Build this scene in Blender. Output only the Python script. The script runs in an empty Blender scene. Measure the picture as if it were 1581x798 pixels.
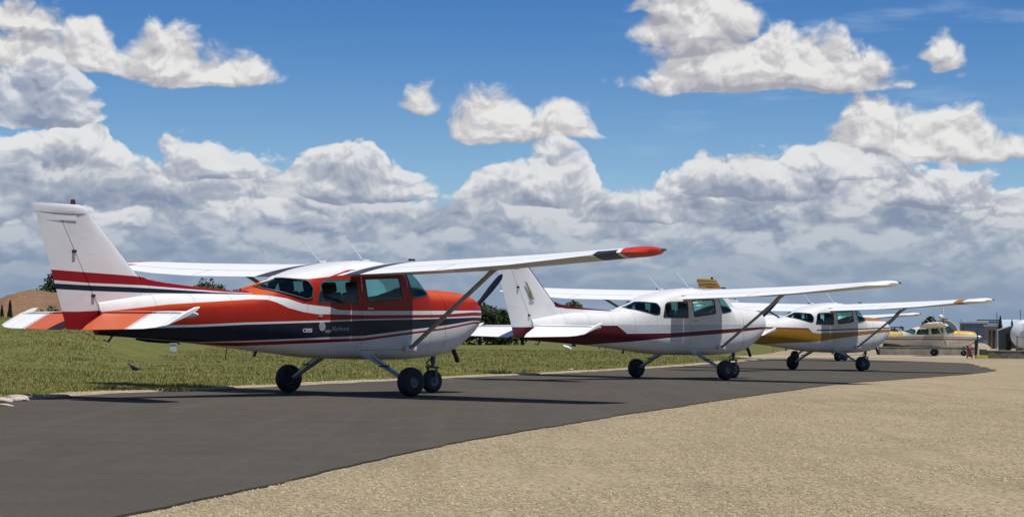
import bpy, bmesh, math, random
import numpy as np
from mathutils import Vector, Matrix

S = bpy.context.scene
C = S.collection
R = math.radians

# ------------------------------------------------------------------ camera, exposure
CAM_H = 0.8366
PITCH = R(2.2812)
ROLL = 0.009235
FPX = 3090.18
cam_data = bpy.data.cameras.new("camera")
cam_data.sensor_width = 36.0
cam_data.lens = FPX / 1581.0 * 36.0
cam_data.clip_start = 0.1
cam_data.clip_end = 20000
cam = bpy.data.objects.new("camera", cam_data)
C.objects.link(cam)
_f = Vector((0, math.cos(PITCH), math.sin(PITCH)))
_u = Vector((0, -math.sin(PITCH), math.cos(PITCH)))
_r = Vector((1, 0, 0))
_rt = _r * math.cos(ROLL) + _u * math.sin(ROLL)
_up = -_r * math.sin(ROLL) + _u * math.cos(ROLL)
_m = Matrix((_rt, _up, -_f)).transposed().to_4x4()
_m.translation = Vector((0, 0, CAM_H))
cam.matrix_world = _m
S.camera = cam
S.view_settings.view_transform = 'Standard'
S.view_settings.look = 'None'
S.view_settings.exposure = 0.0
S.view_settings.gamma = 1.0
S.view_settings.use_curve_mapping = False
S.render.engine = 'CYCLES'
S.cycles.use_denoising = True
S.cycles.use_adaptive_sampling = True
S.cycles.adaptive_threshold = 0.015
S.cycles.adaptive_min_samples = 12
S.cycles.max_bounces = 8
S.cycles.transparent_max_bounces = 16
S.cycles.sample_clamp_indirect = 6.0

SUN_EL = R(73)
SUN_AZ = R(132)          # clockwise from +Y
SUN_STRENGTH = 4.5

# ------------------------------------------------------------------ tiny node-expression language
class X:
    """a socket (or number) inside one node tree with arithmetic"""
    def __init__(s, nt, v): s.nt = nt; s.v = v
    def _m(s, op, *o, clamp=False):
        n = s.nt.nodes.new('ShaderNodeMath'); n.operation = op; n.use_clamp = clamp
        for i, a in enumerate((s,) + o):
            a = a.v if isinstance(a, X) else a
            if isinstance(a, (int, float)): n.inputs[i].default_value = a
            else: s.nt.links.new(a, n.inputs[i])
        return X(s.nt, n.outputs[0])
    def __add__(s, o): return s._m('ADD', o)
    __radd__ = __add__
    def __sub__(s, o): return s._m('SUBTRACT', o)
    def __rsub__(s, o): return X(s.nt, o)._m('SUBTRACT', s)
    def __mul__(s, o): return s._m('MULTIPLY', o)
    __rmul__ = __mul__
    def __truediv__(s, o): return s._m('DIVIDE', o)
    def max(s, o): return s._m('MAXIMUM', o)
    def min(s, o): return s._m('MINIMUM', o)
    def abs(s): return s._m('ABSOLUTE')
    def gt(s, o): return s._m('GREATER_THAN', o)
    def lt(s, o): return s._m('LESS_THAN', o)
    def clamp(s): return s._m('ADD', 0.0, clamp=True)
    def pow(s, o): return s._m('POWER', o)
    def step(s, a, b):
        n = s.nt.nodes.new('ShaderNodeMapRange'); n.interpolation_type = 'SMOOTHSTEP'
        s.nt.links.new(s.v, n.inputs[0])
        n.inputs[1].default_value = a; n.inputs[2].default_value = b
        return X(s.nt, n.outputs[0])

def pwl(x, pts):
    """piecewise linear curve through pts evaluated at x (constant outside)"""
    pts = sorted(pts)
    out = None
    for (x0, y0), (x1, y1) in zip(pts, pts[1:]):
        if abs(y1 - y0) < 1e-6: continue
        k = (y1 - y0) / (x1 - x0)
        t = (x.max(x0).min(x1) - x0) * k
        out = t if out is None else out + t
    return (out + pts[0][1]) if out is not None else X(x.nt, float(pts[0][1]))

def mixc(nt, f, a, b):
    n = nt.nodes.new('ShaderNodeMix'); n.data_type = 'RGBA'; n.clamp_factor = True
    for sock, v in ((n.inputs[0], f), (n.inputs[6], a), (n.inputs[7], b)):
        v = v.v if isinstance(v, X) else v
        if isinstance(v, (tuple, list)): sock.default_value = tuple(v[:3]) + (1,)
        elif isinstance(v, (int, float)): sock.default_value = v
        else: nt.links.new(v, sock)
    return n.outputs[2]

def noise(nt, vec, scale, detail=4, rough=0.5, lac=2.0, dist=0.0, kind='FBM', dim='3D'):
    n = nt.nodes.new('ShaderNodeTexNoise'); n.noise_type = kind; n.noise_dimensions = dim
    n.inputs['Scale'].default_value = scale; n.inputs['Detail'].default_value = detail
    n.inputs['Roughness'].default_value = rough; n.inputs['Lacunarity'].default_value = lac
    n.inputs['Distortion'].default_value = dist
    if vec is not None: nt.links.new(vec.v if isinstance(vec, X) else vec, n.inputs['Vector'])
    return X(nt, n.outputs['Fac'])

def comb(nt, x, y, z=0.0):
    n = nt.nodes.new('ShaderNodeCombineXYZ')
    for i, a in enumerate((x, y, z)):
        a = a.v if isinstance(a, X) else a
        if isinstance(a, (int, float)): n.inputs[i].default_value = a
        else: nt.links.new(a, n.inputs[i])
    return n.outputs[0]

def voro(nt, vec, scale, detail=0.0, rough=0.5, smooth=0.6):
    n = nt.nodes.new('ShaderNodeTexVoronoi'); n.feature = 'SMOOTH_F1'; n.voronoi_dimensions = '2D'
    n.normalize = True
    n.inputs['Scale'].default_value = scale; n.inputs['Detail'].default_value = detail
    n.inputs['Roughness'].default_value = rough; n.inputs['Smoothness'].default_value = smooth
    nt.links.new(vec, n.inputs['Vector'])
    return X(nt, n.outputs['Distance'])

# ------------------------------------------------------------------ sky
def build_world():
    w = bpy.data.worlds.new("World"); S.world = w; w.use_nodes = True
    nt = w.node_tree; nt.nodes.clear()
    out = nt.nodes.new('ShaderNodeOutputWorld'); bg = nt.nodes.new('ShaderNodeBackground')
    nt.links.new(bg.outputs[0], out.inputs[0])
    sky = nt.nodes.new('ShaderNodeTexSky'); sky.sky_type = 'NISHITA'; sky.sun_disc = False
    sky.sun_elevation = SUN_EL; sky.sun_rotation = SUN_AZ
    sky.air_density = 1.0; sky.dust_density = 0.0; sky.ozone_density = 3.0; sky.altitude = 1500
    geo = nt.nodes.new('ShaderNodeTexCoord')
    sep = nt.nodes.new('ShaderNodeSeparateXYZ'); nt.links.new(geo.outputs['Generated'], sep.inputs[0])
    dx, dy, dz = (X(nt, sep.outputs[i]) for i in range(3))
    U = dx._m('ARCTAN2', dy) * 30.9                      # azimuth, 30.9 units to the radian
    V = dz._m('ARCSINE') * 30.9                          # elevation
    # clear air: deep blue overhead, paler towards the horizon
    skyc = nt.nodes.new('ShaderNodeMix'); skyc.data_type = 'RGBA'; skyc.blend_type = 'MULTIPLY'
    skyc.inputs[0].default_value = 1.0
    nt.links.new(sky.outputs[0], skyc.inputs[6])
    tint = mixc(nt, V.step(1.0, 6.0), (0.078, 0.090, 0.098), (0.029, 0.057, 0.088))
    nt.links.new(tint, skyc.inputs[7])
    col = skyc.outputs[2]

    def n2(u, v, seed, scale, detail, rough):
        return noise(nt, comb(nt, u + seed * 3.7, v + seed * 1.3), scale, detail, rough, dim='2D')
    W1 = n2(U, V, 7.0, 0.8, 3, 0.5) - 0.5
    W2 = n2(U, V, 3.0, 0.8, 3, 0.5) - 0.5

    def px(x, y): return (x - 790) / 100.0, (522 + 0.0092 * (x - 790) - y) / 100.0

    def blobs(u, v, lst):
        F = None
        for (x, yb, w_, h_) in lst:
            cu, cv = px(x, yb); w_ /= 100.0; h_ /= 100.0
            a = (u - cu) * (1.0 / w_)
            b = v - cv
            b = (b * (1.0 / h_)).max(b * (-1.0 / (0.16 * h_ + 0.02)))
            f = (1.0 - (a * a + b * b)._m('SQRT')) * min(h_, 0.8)
            F = f if F is None else F.max(f)
        return F

    def layer(col, lst, seed, sc, wild, top_c, mid_c, low_c, edge, gain=1.6, opacity=1.0, bank=None, depth=0.9, bias=0.62, tint=None, push=0.0, off=0.19, big=0.9, flat=1.3, grow=0.0, crisp=0.0):
        def h(u, v):
            P = comb(nt, u + W1 * 0.5 + seed * 3.7, v * flat + W2 * 0.5 + seed)
            puff = 1.0 - voro(nt, P, sc, 1.5, 0.5, 0.35) * 1.5
            soft = noise(nt, P, sc * 1.4, 5, 0.52, dim='2D')
            uu, vv = u + W1 * 0.5, v + W2 * 0.30
            F = blobs(uu, vv, lst) if lst else None
            if bank is not None:
                B = bank(uu, vv)
                F = B if F is None else F.max(B)
            return F, puff * 0.50 + soft * 0.55 - 0.55
        F0, n0 = h(U, V)
        F1, n1 = h(U + 0.06, V + off)
        H0 = F0 + n0 * wild + grow
        fine = 0.0
        if crisp:
            def fz(u, v): return 1.0 - voro(nt, comb(nt, u + W1 * 0.7 + seed * 2.1, v * flat + W2 * 0.7 + seed), sc * 3.1, 2.0, 0.55, 0.25) * 1.5
            g0 = fz(U, V); fine = (g0 - fz(U + 0.03, V + 0.085)) * crisp
            H0 = H0 + (g0 - 0.45) * (0.28 * crisp)
        a = H0.step(0.0, edge) * opacity
        L = (n0 - n1) * gain + (F0 - F1).max(-0.12) * 1.4 + bias - H0.max(0.0) * depth + fine + (n2(U * 0.8 + seed, V * 1.5, seed + 2.0, 0.85, 2, 0.5) - 0.5) * big
        c = mixc(nt, L.step(0.05, 0.5), low_c, mid_c)
        c = mixc(nt, L.step(0.42, 0.85), c, top_c)
        if tint is not None: c = mixc(nt, tint[0], c, tint[1])
        return mixc(nt, a, col, c)

    # thin high veil
    veil = n2(U * 0.35, V * 2.2, 11.0, 1.1, 5, 0.6)
    col = mixc(nt, veil.step(0.5, 0.8) * 0.35 * U.step(0.5, 3.0), col, (0.42, 0.55, 0.74))
    # unseen cumulus completing the vault beyond the picture, dimmed to cut fill light
    beyond = n2(U * 0.45, V * 0.8, 31.0, 0.33, 5, 0.55)
    outside = (U.abs().step(8.5, 11.0)).max(V.step(6.2, 8.5))
    col = mixc(nt, (beyond.step(0.56, 0.66)) * outside, col, (0.24, 0.26, 0.31))

    upper = [(20, 55, 85, 45), (60, 112, 150, 48), (138, 108, 50, 70), (255, 118, 65, 78), (320, 130, 105, 48),
             (641, 168, 22, 36),
             (757, 208, 72, 74), (862, 210, 56, 52), (1160, 132, 200, 92), (1250, 135, 145, 70),
             (1080, 60, 105, 80), (1030, 20, 70, 40), (1442, 92, 24, 34), (1462, 112, 24, 26), (1478, 126, 20, 18),
             (1335, 235, 75, 92), (1430, 243, 160, 70), (1340, 8, 80, 12)]
    col = layer(col, upper, 0.0, 1.25, 0.80, (0.80, 0.80, 0.79), (0.55, 0.55, 0.57), (0.36, 0.37, 0.43), 0.22, crisp=0.42, gain=1.35, depth=0.0, bias=0.43, big=0.5, grow=0.05)
    HZ = (0.235, 0.32, 0.445)
    # ranks of cumulus, farthest first
    prof = [(-500, 470), (-160, 230), (60, 200), (150, 190), (210, 236), (330, 214), (420, 262), (490, 235), (530, 218), (580, 240),
            (650, 292), (690, 318), (722, 270), (770, 240), (830, 212), (900, 236), (935, 292), (975, 304), (1060, 250),
            (1130, 248), (1200, 222), (1260, 215), (1350, 250), (1450, 255), (1500, 285), (1581, 295), (1700, 300), (2100, 470)]
    def mk(off, prof):
        ppx = [px(x, y + off) for x, y in prof]
        return lambda u, v: (pwl(u, ppx) - v) * 0.8
    col = layer(col, None, 5.0, 0.95, 1.05, (0.76, 0.77, 0.78), (0.425, 0.46, 0.53), (0.245, 0.295, 0.40), 0.09, crisp=0.5, gain=1.5, bank=mk(4, prof), depth=0.65, bias=0.57, big=1.0)
    r2 = [(-500, 480), (-100, 260), (60, 235), (160, 250), (260, 290), (340, 265), (430, 275), (500, 300), (560, 275), (640, 300), (700, 310),
          (780, 290), (850, 300), (930, 320), (1010, 310), (1090, 320), (1180, 290), (1280, 265), (1340, 300), (1440, 275), (1500, 320), (1581, 340), (1700, 330), (2100, 480)]
    col = layer(col, None, 14.0, 1.15, 0.95, (0.69, 0.70, 0.72), (0.39, 0.43, 0.51), (0.235, 0.29, 0.40), 0.14, crisp=0.42, gain=1.5, bank=mk(0, r2), flat=1.6, depth=0.75, bias=0.53, big=1.2, tint=(0.12, HZ))
    mid = [(70, 190, 95, 95), (530, 300, 75, 80), (605, 302, 60, 50), (335, 272, 115, 48), (1000, 335, 95, 42), (1180, 300, 150, 55),
           (1290, 276, 110, 42), (1440, 318, 125, 58), (835, 305, 100, 60), (1562, 335, 40, 45), (410, 335, 95, 38), (150, 350, 120, 32)]
    col = layer(col, mid, 17.0, 1.1, 0.85, (0.76, 0.765, 0.78), (0.42, 0.455, 0.53), (0.245, 0.29, 0.395), 0.12, crisp=0.5, gain=1.5, depth=0.40, bias=0.50, opacity=0.90)
    r3 = [(-100, 330), (100, 320), (220, 350), (330, 330), (450, 345), (580, 325), (700, 350), (860, 340), (960, 360), (1100, 350), (1250, 345), (1400, 325), (1581, 370)]
    col = layer(col, None, 23.0, 1.3, 0.85, (0.60, 0.63, 0.67), (0.345, 0.40, 0.495), (0.235, 0.30, 0.42), 0.2, crisp=0.3, gain=1.5, bank=mk(0, r3), flat=1.8, depth=0.55, bias=0.60, tint=(0.12, HZ))
    r4 = [(-100, 395), (200, 385), (500, 395), (800, 380), (1100, 395), (1400, 380), (1581, 405)]
    col = layer(col, None, 37.0, 1.6, 0.8, (0.55, 0.58, 0.61), (0.35, 0.395, 0.475), (0.245, 0.30, 0.40), 0.2, gain=1.0, bank=mk(0, r4), flat=2.6, depth=0.5, bias=0.55, tint=(0.3, HZ))
    # aerial haze along the horizon
    col = mixc(nt, (1.0 - V.step(-0.3, 2.4)) * 0.80, col, (0.215, 0.310, 0.445))
    # below the horizon
    col = mixc(nt, (V * -1.0).step(0.0, 0.4), col, (0.20, 0.21, 0.19))
    nt.links.new(col, bg.inputs[0]); bg.inputs[1].default_value = 1.0
    w.cycles.sampling_method = 'MANUAL'; w.cycles.sample_map_resolution = 512
build_world()

sun_data = bpy.data.lights.new("sun", 'SUN')
sun_data.energy = SUN_STRENGTH; sun_data.angle = R(0.53); sun_data.color = (1.0, 0.955, 0.88)
sun = bpy.data.objects.new("sun", sun_data); C.objects.link(sun)
_d = Vector((math.sin(SUN_AZ) * math.cos(SUN_EL), math.cos(SUN_AZ) * math.cos(SUN_EL), math.sin(SUN_EL)))
sun.rotation_euler = (-_d).to_track_quat('-Z', 'Y').to_euler()
sun.location = _d * 50
# ------------------------------------------------------------------ materials
def new_mat(name):
    m = bpy.data.materials.new(name); m.use_nodes = True
    nt = m.node_tree; nt.nodes.clear()
    o = nt.nodes.new('ShaderNodeOutputMaterial'); p = nt.nodes.new('ShaderNodeBsdfPrincipled')
    nt.links.new(p.outputs[0], o.inputs[0])
    return m, nt, p, o

def objco(nt):
    t = nt.nodes.new('ShaderNodeTexCoord'); return t.outputs['Object']

def bump(nt, p, h, strength=0.3, dist=0.01):
    b = nt.nodes.new('ShaderNodeBump'); b.inputs['Strength'].default_value = strength
    b.inputs['Distance'].default_value = dist
    nt.links.new(h.v if isinstance(h, X) else h, b.inputs['Height']); nt.links.new(b.outputs[0], p.inputs['Normal'])

def simple(name, col, rough=0.5, metal=0.0, var=0.15, scale=8.0, bmp=0.0, coat=0.0):
    m, nt, p, o = new_mat(name)
    v = objco(nt)
    n = noise(nt, v, scale, 5, 0.6)
    c = mixc(nt, n.step(0.3, 0.7), tuple(x * (1 - var) for x in col), tuple(min(1, x * (1 + var)) for x in col))
    nt.links.new(c, p.inputs['Base Color'])
    r = n * 0.2 + (rough - 0.1); nt.links.new(r.v, p.inputs['Roughness'])
    p.inputs['Metallic'].default_value = metal; p.inputs['Coat Weight'].default_value = coat
    if bmp: bump(nt, p, noise(nt, v, scale * 6, 4, 0.6), bmp, 0.01)
    return m

MAT = {}
def M(name, *a, **k):
    if name not in MAT: MAT[name] = simple(name, *a, **k)
    return MAT[name]

def rubber(): return M('tyre rubber', (0.018, 0.018, 0.019), 0.75, var=0.3, scale=14, bmp=0.1)
def blackm(): return M('black paint', (0.012, 0.012, 0.013), 0.45, var=0.3)
def steel(): return M('brushed aluminium', (0.42, 0.43, 0.44), 0.4, metal=0.6, var=0.1)
def darkin(): return M('dark cabin trim', (0.03, 0.032, 0.034), 0.8, var=0.3)

def glass_mat():
    if 'glass' in MAT: return MAT['glass']
    m = bpy.data.materials.new('tinted perspex'); m.use_nodes = True; nt = m.node_tree; nt.nodes.clear()
    o = nt.nodes.new('ShaderNodeOutputMaterial'); t = nt.nodes.new('ShaderNodeBsdfTransparent')
    g = nt.nodes.new('ShaderNodeBsdfGlossy'); mx = nt.nodes.new('ShaderNodeMixShader'); fr = nt.nodes.new('ShaderNodeFresnel')
    t.inputs[0].default_value = (0.58, 0.86, 0.80, 1); g.inputs['Roughness'].default_value = 0.06; g.inputs[0].default_value = (0.9, 0.95, 0.95, 1)
    fr.inputs[0].default_value = 1.5
    f = X(nt, fr.outputs[0]) * 0.55 + 0.01
    nt.links.new(f.v, mx.inputs[0]); nt.links.new(t.outputs[0], mx.inputs[1]); nt.links.new(g.outputs[0], mx.inputs[2])
    nt.links.new(mx.outputs[0], o.inputs[0]); MAT['glass'] = m
    return m

def paint_mat(name, base, layers, two_sided=True, grime=0.45):
    """aircraft enamel; layers(nt, x, y, z, col) paints the livery in airframe coordinates (x = metres aft of the nose)"""
    m, nt, p, o = new_mat(name)
    v = objco(nt); sp = nt.nodes.new('ShaderNodeSeparateXYZ'); nt.links.new(v, sp.inputs[0])
    x = 2.8 - X(nt, sp.outputs[0]); y = X(nt, sp.outputs[1]).abs(); z = X(nt, sp.outputs[2])
    col = layers(nt, x, y, z, base) if layers else base
    # grime, faint oil streaks, chalking
    g = noise(nt, v, 2.2, 6, 0.65)
    st = nt.nodes.new('ShaderNodeMapping'); st.inputs['Scale'].default_value = (0.8, 9, 9); nt.links.new(v, st.inputs[0])
    s = noise(nt, st.outputs[0], 1.2, 5, 0.6)
    for k_, tint_ in ((g.step(0.42, 0.78) * grime, (0.80, 0.76, 0.69)), (s.step(0.55, 0.8) * grime, (0.62, 0.55, 0.46))):
        mm = nt.nodes.new('ShaderNodeMix'); mm.data_type = 'RGBA'; mm.blend_type = 'MULTIPLY'
        nt.links.new(k_.v, mm.inputs[0]); mm.inputs[7].default_value = tint_ + (1,)
        if isinstance(col, tuple): mm.inputs[6].default_value = col + (1,)
        else: nt.links.new(col, mm.inputs[6])
        col = mm.outputs[2]
    # panel seams and rivet lines
    seam = None
    for sx in (1.62, 3.10, 4.05, 4.65, 5.25, 5.85, 6.45):
        l = (x - sx).abs().lt(0.006); seam = l if seam is None else seam.max(l)
    seam = seam * z.lt(1.62)
    col = mixc(nt, seam * 0.32, col, (0.06, 0.06, 0.06))
    if two_sided:
        gm = nt.nodes.new('ShaderNodeNewGeometry')
        col = mixc(nt, X(nt, gm.outputs['Backfacing']), col, (0.10, 0.10, 0.095))
    nt.links.new(col, p.inputs['Base Color']) if not isinstance(col, tuple) else None
    p.inputs['Roughness'].default_value = 0.36
    nt.links.new((g * 0.25 + 0.24).v, p.inputs['Roughness'])
    p.inputs['Coat Weight'].default_value = 0.03; p.inputs['Coat Roughness'].default_value = 0.12; p.inputs['Specular IOR Level'].default_value = 0.24
    bump(nt, p, noise(nt, v, 3.5, 3, 0.5), 0.10, 0.02)
    return m

# ------------------------------------------------------------------ mesh helpers
def link(name, me, mat, parent=None):
    o = bpy.data.objects.new(name, me); C.objects.link(o)
    if mat is not None:
        for q in (mat if isinstance(mat, (list, tuple)) else [mat]): me.materials.append(q)
    if parent is not None: o.parent = parent
    return o

def finish(me, angle=35, smooth=True):
    me.validate(); me.update()
    if smooth and len(me.polygons):
        me.polygons.foreach_set('use_smooth', [True] * len(me.polygons))
        me.set_sharp_from_angle(angle=R(angle))
    return me

def from_bm(name, bm, mat, parent=None, angle=35, normals=True):
    if normals: bmesh.ops.recalc_face_normals(bm, faces=bm.faces[:])
    me = bpy.data.meshes.new(name); bm.to_mesh(me); bm.free(); finish(me, angle)
    return link(name, me, mat, parent)

def from_vf(name, v, f, mat, parent=None, angle=35, smooth=True, recalc=True):
    me = bpy.data.meshes.new(name); me.from_pydata([tuple(map(float, p)) for p in v], [], f)
    if recalc:
        bm = bmesh.new(); bm.from_mesh(me); bmesh.ops.recalc_face_normals(bm, faces=bm.faces[:]); bm.to_mesh(me); bm.free()
    finish(me, angle, smooth)
    return link(name, me, mat, parent)

def add_box(bm, c, s, rot=None, bev=0.0, taper=None):
    r = bmesh.ops.create_cube(bm, size=1.0)
    vs = r['verts']
    for v in vs:
        v.co = Vector((v.co.x * s[0], v.co.y * s[1], v.co.z * s[2]))
        if taper and v.co.z > 0: v.co.x *= taper[0]; v.co.y *= taper[1]
    if bev:
        es = list({e for v in vs for e in v.link_edges})
        rr = bmesh.ops.bevel(bm, geom=vs + es, offset=bev, segments=2, affect='EDGES', profile=0.7)
        vs = list({v for f in rr['faces'] for v in f.verts} | {v for v in vs if v.is_valid})
    if rot is not None: bmesh.ops.transform(bm, matrix=rot.to_4x4(), verts=vs)
    bmesh.ops.translate(bm, vec=Vector(c), verts=vs)
    return vs

def add_tube(bm, pts, rads, n=12, cap=True, flat=None):
    """tube through pts; rads one radius or a list; flat=(a,b) elliptical section scale"""
    pts = [Vector(p) for p in pts]
    if not isinstance(rads, (list, tuple)): rads = [rads] * len(pts)
    rings = []
    for i, p in enumerate(pts):
        d = (pts[min(i + 1, len(pts) - 1)] - pts[max(i - 1, 0)]).normalized()
        ref = Vector((1, 0, 0)) if abs(d.x) < 0.9 else Vector((0, 0, 1))
        a = (ref - d * ref.dot(d)).normalized(); b = d.cross(a)
        fa, fb = flat if flat else (1, 1)
        rings.append([bm.verts.new(p + a * math.cos(t) * rads[i] * fa + b * math.sin(t) * rads[i] * fb)
                      for t in (2 * math.pi * k / n for k in range(n))])
    for r0, r1 in zip(rings, rings[1:]):
        for k in range(n): bm.faces.new((r0[k], r0[(k + 1) % n], r1[(k + 1) % n], r1[k]))
    if cap:
        bm.faces.new(rings[0][::-1]); bm.faces.new(rings[-1])
    return rings

def loft(rings, close_u=True, cap0=True, cap1=True):
    v = []; f = []; n = len(rings[0])
    for r in rings: v += [tuple(p) for p in r]
    for i in range(len(rings) - 1):
        for k in range(n if close_u else n - 1):
            a = i * n + k; b = i * n + (k + 1) % n
            f.append((a, b, b + n, a + n))
    if cap0: f.append(tuple(range(n))[::-1])
    if cap1: f.append(tuple((len(rings) - 1) * n + k for k in range(n)))
    return v, f

def empty(name, label, cat, loc=(0, 0, 0), rz=0.0, group=None):
    o = bpy.data.objects.new(name, None); C.objects.link(o); o.location = loc; o.rotation_euler = (0, 0, rz)
    o.empty_display_size = 0.3
    o['label'] = label; o['category'] = cat
    if group: o['group'] = group
    return o

def tag(o, label=None, cat=None, group=None, kind=None):
    if label: o['label'] = label
    if cat: o['category'] = cat
    if group: o['group'] = group
    if kind: o['kind'] = kind
    return o

# ------------------------------------------------------------------ airframe shape (x = metres aft of the nose, y to port, z up)
def hermite(x, xs, ys):
    xs = np.array(xs, float); ys = np.array(ys, float)
    d = np.diff(ys) / np.diff(xs)
    m = np.zeros(len(xs)); m[0] = d[0]; m[-1] = d[-1]
    for i in range(1, len(xs) - 1):
        m[i] = 0 if d[i - 1] * d[i] <= 0 else 2 * d[i - 1] * d[i] / (d[i - 1] + d[i])
    i = int(np.clip(np.searchsorted(xs, x) - 1, 0, len(xs) - 2)); h = xs[i + 1] - xs[i]; t = (np.clip(x, xs[0], xs[-1]) - xs[i]) / h
    return float((2 * t**3 - 3 * t**2 + 1) * ys[i] + (t**3 - 2 * t**2 + t) * h * m[i] + (-2 * t**3 + 3 * t**2) * ys[i + 1] + (t**3 - t**2) * h * m[i + 1])

TOPX = [.27, .32, .40, .55, .75, 1.05, 1.5, 1.60, 1.70, 1.80, 1.92, 2.08, 2.3, 2.6, 2.93, 3.3, 3.65, 3.9, 4.2, 4.5, 4.75, 5.0, 5.5, 6.0, 6.5, 7.0, 7.3]
TOPZ = [1.44, 1.52, 1.575, 1.612, 1.635, 1.65, 1.665, 1.695, 1.79, 1.88, 1.96, 2.01, 2.045, 2.075, 2.06, 2.01, 1.945, 1.88, 1.785, 1.68, 1.605, 1.555, 1.53, 1.51, 1.48, 1.42, 1.38]
BOTX = [.27, .32, .40, .50, .68, .88, 1.25, 2.0, 3.3, 4.5, 5.66, 6.74, 7.3]
BOTZ = [1.14, 1.03, .94, .86, .75, .65, .57, .535, .56, .67, .79, .875, .915]
WX = [.27, .32, .40, .52, .75, 1.0, 1.25, 2.0, 3.0, 3.7, 4.2, 4.8, 5.7, 6.7, 7.3]
WW = [.28, .35, .395, .435, .48, .51, .53, .54, .54, .52, .47, .405, .30, .17, .085]
ZCX = [.1, .5, 1.2, 3.5, 4.5, 6.0, 7.3]
ZCZ = [1.29, 1.22, 1.18, 1.18, 1.19, 1.20, 1.17]
NUX = [.1, .6, 1.3, 1.55, 1.75, 2.1, 3.6, 4.2, 4.8, 6.0, 7.3]
NU = [2.2, 2.5, 2.7, 2.8, 3.6, 4.6, 4.2, 2.8, 2.3, 2.1, 2.0]
NL = [2.2, 2.6, 3.2, 3.4, 3.6, 3.8, 3.6, 3.0, 2.6, 2.3, 2.1]

def fus_section(x, n=72):
    top = hermite(x, TOPX, TOPZ); bot = hermite(x, BOTX, BOTZ); w = hermite(x, WX, WW); zc = hermite(x, ZCX, ZCZ)
    nu = np.interp(x, NUX, NU); nl = np.interp(x, NUX, NL)
    pts = []
    for k in range(n):
        t = 2 * math.pi * (k + 0.5) / n
        c, s = math.cos(t), math.sin(t)
        e = nu if s > 0 else nl; h = (top - zc) if s > 0 else (zc - bot)
        pts.append((2.8 - x, w * math.copysign(abs(c) ** (2 / e), c), zc + h * math.copysign(abs(s) ** (2 / e), s)))
    return pts

def side_y(x, z):
    """half width of the fuselage at (x, z)"""
    top = hermite(x, TOPX, TOPZ); bot = hermite(x, BOTX, BOTZ); w = hermite(x, WX, WW); zc = hermite(x, ZCX, ZCZ)
    e = float(np.interp(x, NUX, NU if z > zc else NL)); h = (top - zc) if z > zc else (zc - bot)
    return w * max(0.0, 1 - min(1, abs(z - zc) / h) ** e) ** (1 / e)

def round_poly(pts, r=0.06, n=4):
    out = []; N = len(pts)
    for i in range(N):
        p = Vector(pts[i]); a = Vector(pts[i - 1]); b = Vector(pts[(i + 1) % N])
        da = (a - p); db = (b - p); ra = min(r, da.length * .45); rb = min(r, db.length * .45)
        p0 = p + da.normalized() * ra; p1 = p + db.normalized() * rb
        for k in range(n + 1):
            t = k / n; out.append(tuple((p0 * (1 - t) ** 2 + p * 2 * t * (1 - t) + p1 * t * t)))
    return out

def grow(poly, d):
    c = sum((Vector(p) for p in poly), Vector((0, 0))) / len(poly); out = []
    for p in poly:
        v = Vector(p) - c; out.append(tuple(c + v * (1 + d / max(v.length, 1e-3))))
    return out

def carve(bm, poly, side, extract=True):
    """cut the convex (x aft, z) polygon out of one side (+1 port, -1 starboard, 0 both) and return it as a new bmesh"""
    P = [Vector((2.8 - a, b)) for a, b in poly]
    area = sum(P[i - 1].x * P[i].y - P[i].x * P[i - 1].y for i in range(len(P)))
    if area < 0: P.reverse()
    N = len(P)
    edges = [(P[i], P[(i + 1) % N]) for i in range(N) if (P[(i + 1) % N] - P[i]).length > 1e-4]
    def inside(c, m, eps=1e-5):
        for a, b in edges[:m]:
            d = b - a
            if d.x * (c.z - a.y) - d.y * (c.x - a.x) < -eps: return False
        return True
    def onside(c): return side == 0 or c.y * side > 0.02
    lo = Vector((min(p.x for p in P), min(p.y for p in P))); hi = Vector((max(p.x for p in P), max(p.y for p in P)))
    cand = [f for f in bm.faces if onside(f.calc_center_median()) and
            max(v.co.x for v in f.verts) > lo.x and min(v.co.x for v in f.verts) < hi.x and
            max(v.co.z for v in f.verts) > lo.y and min(v.co.z for v in f.verts) < hi.y]
    for i, (a, b) in enumerate(edges):
        d = b - a; nrm = Vector((-d.y, 0, d.x)).normalized()
        es = {e for f in cand for e in f.edges}; vs = {v for f in cand for v in f.verts}
        r = bmesh.ops.bisect_plane(bm, geom=list(cand) + list(es) + list(vs), dist=1e-5, plane_co=Vector((a.x, 0, a.y)), plane_no=nrm)
        fs = {g for g in r['geom'] if isinstance(g, bmesh.types.BMFace)} | {f for f in cand if f.is_valid}
        cand = [f for f in fs if f.is_valid and inside(f.calc_center_median(), i + 1)]
    nb = bmesh.new(); mp = {}
    for f in cand:
        vv = []
        for v in f.verts:
            if v not in mp: mp[v] = nb.verts.new(v.co)
            vv.append(mp[v])
        try: nb.faces.new(vv)
        except ValueError: pass
    bmesh.ops.delete(bm, geom=cand, context='FACES')
    nb.normal_update()
    return nb

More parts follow.
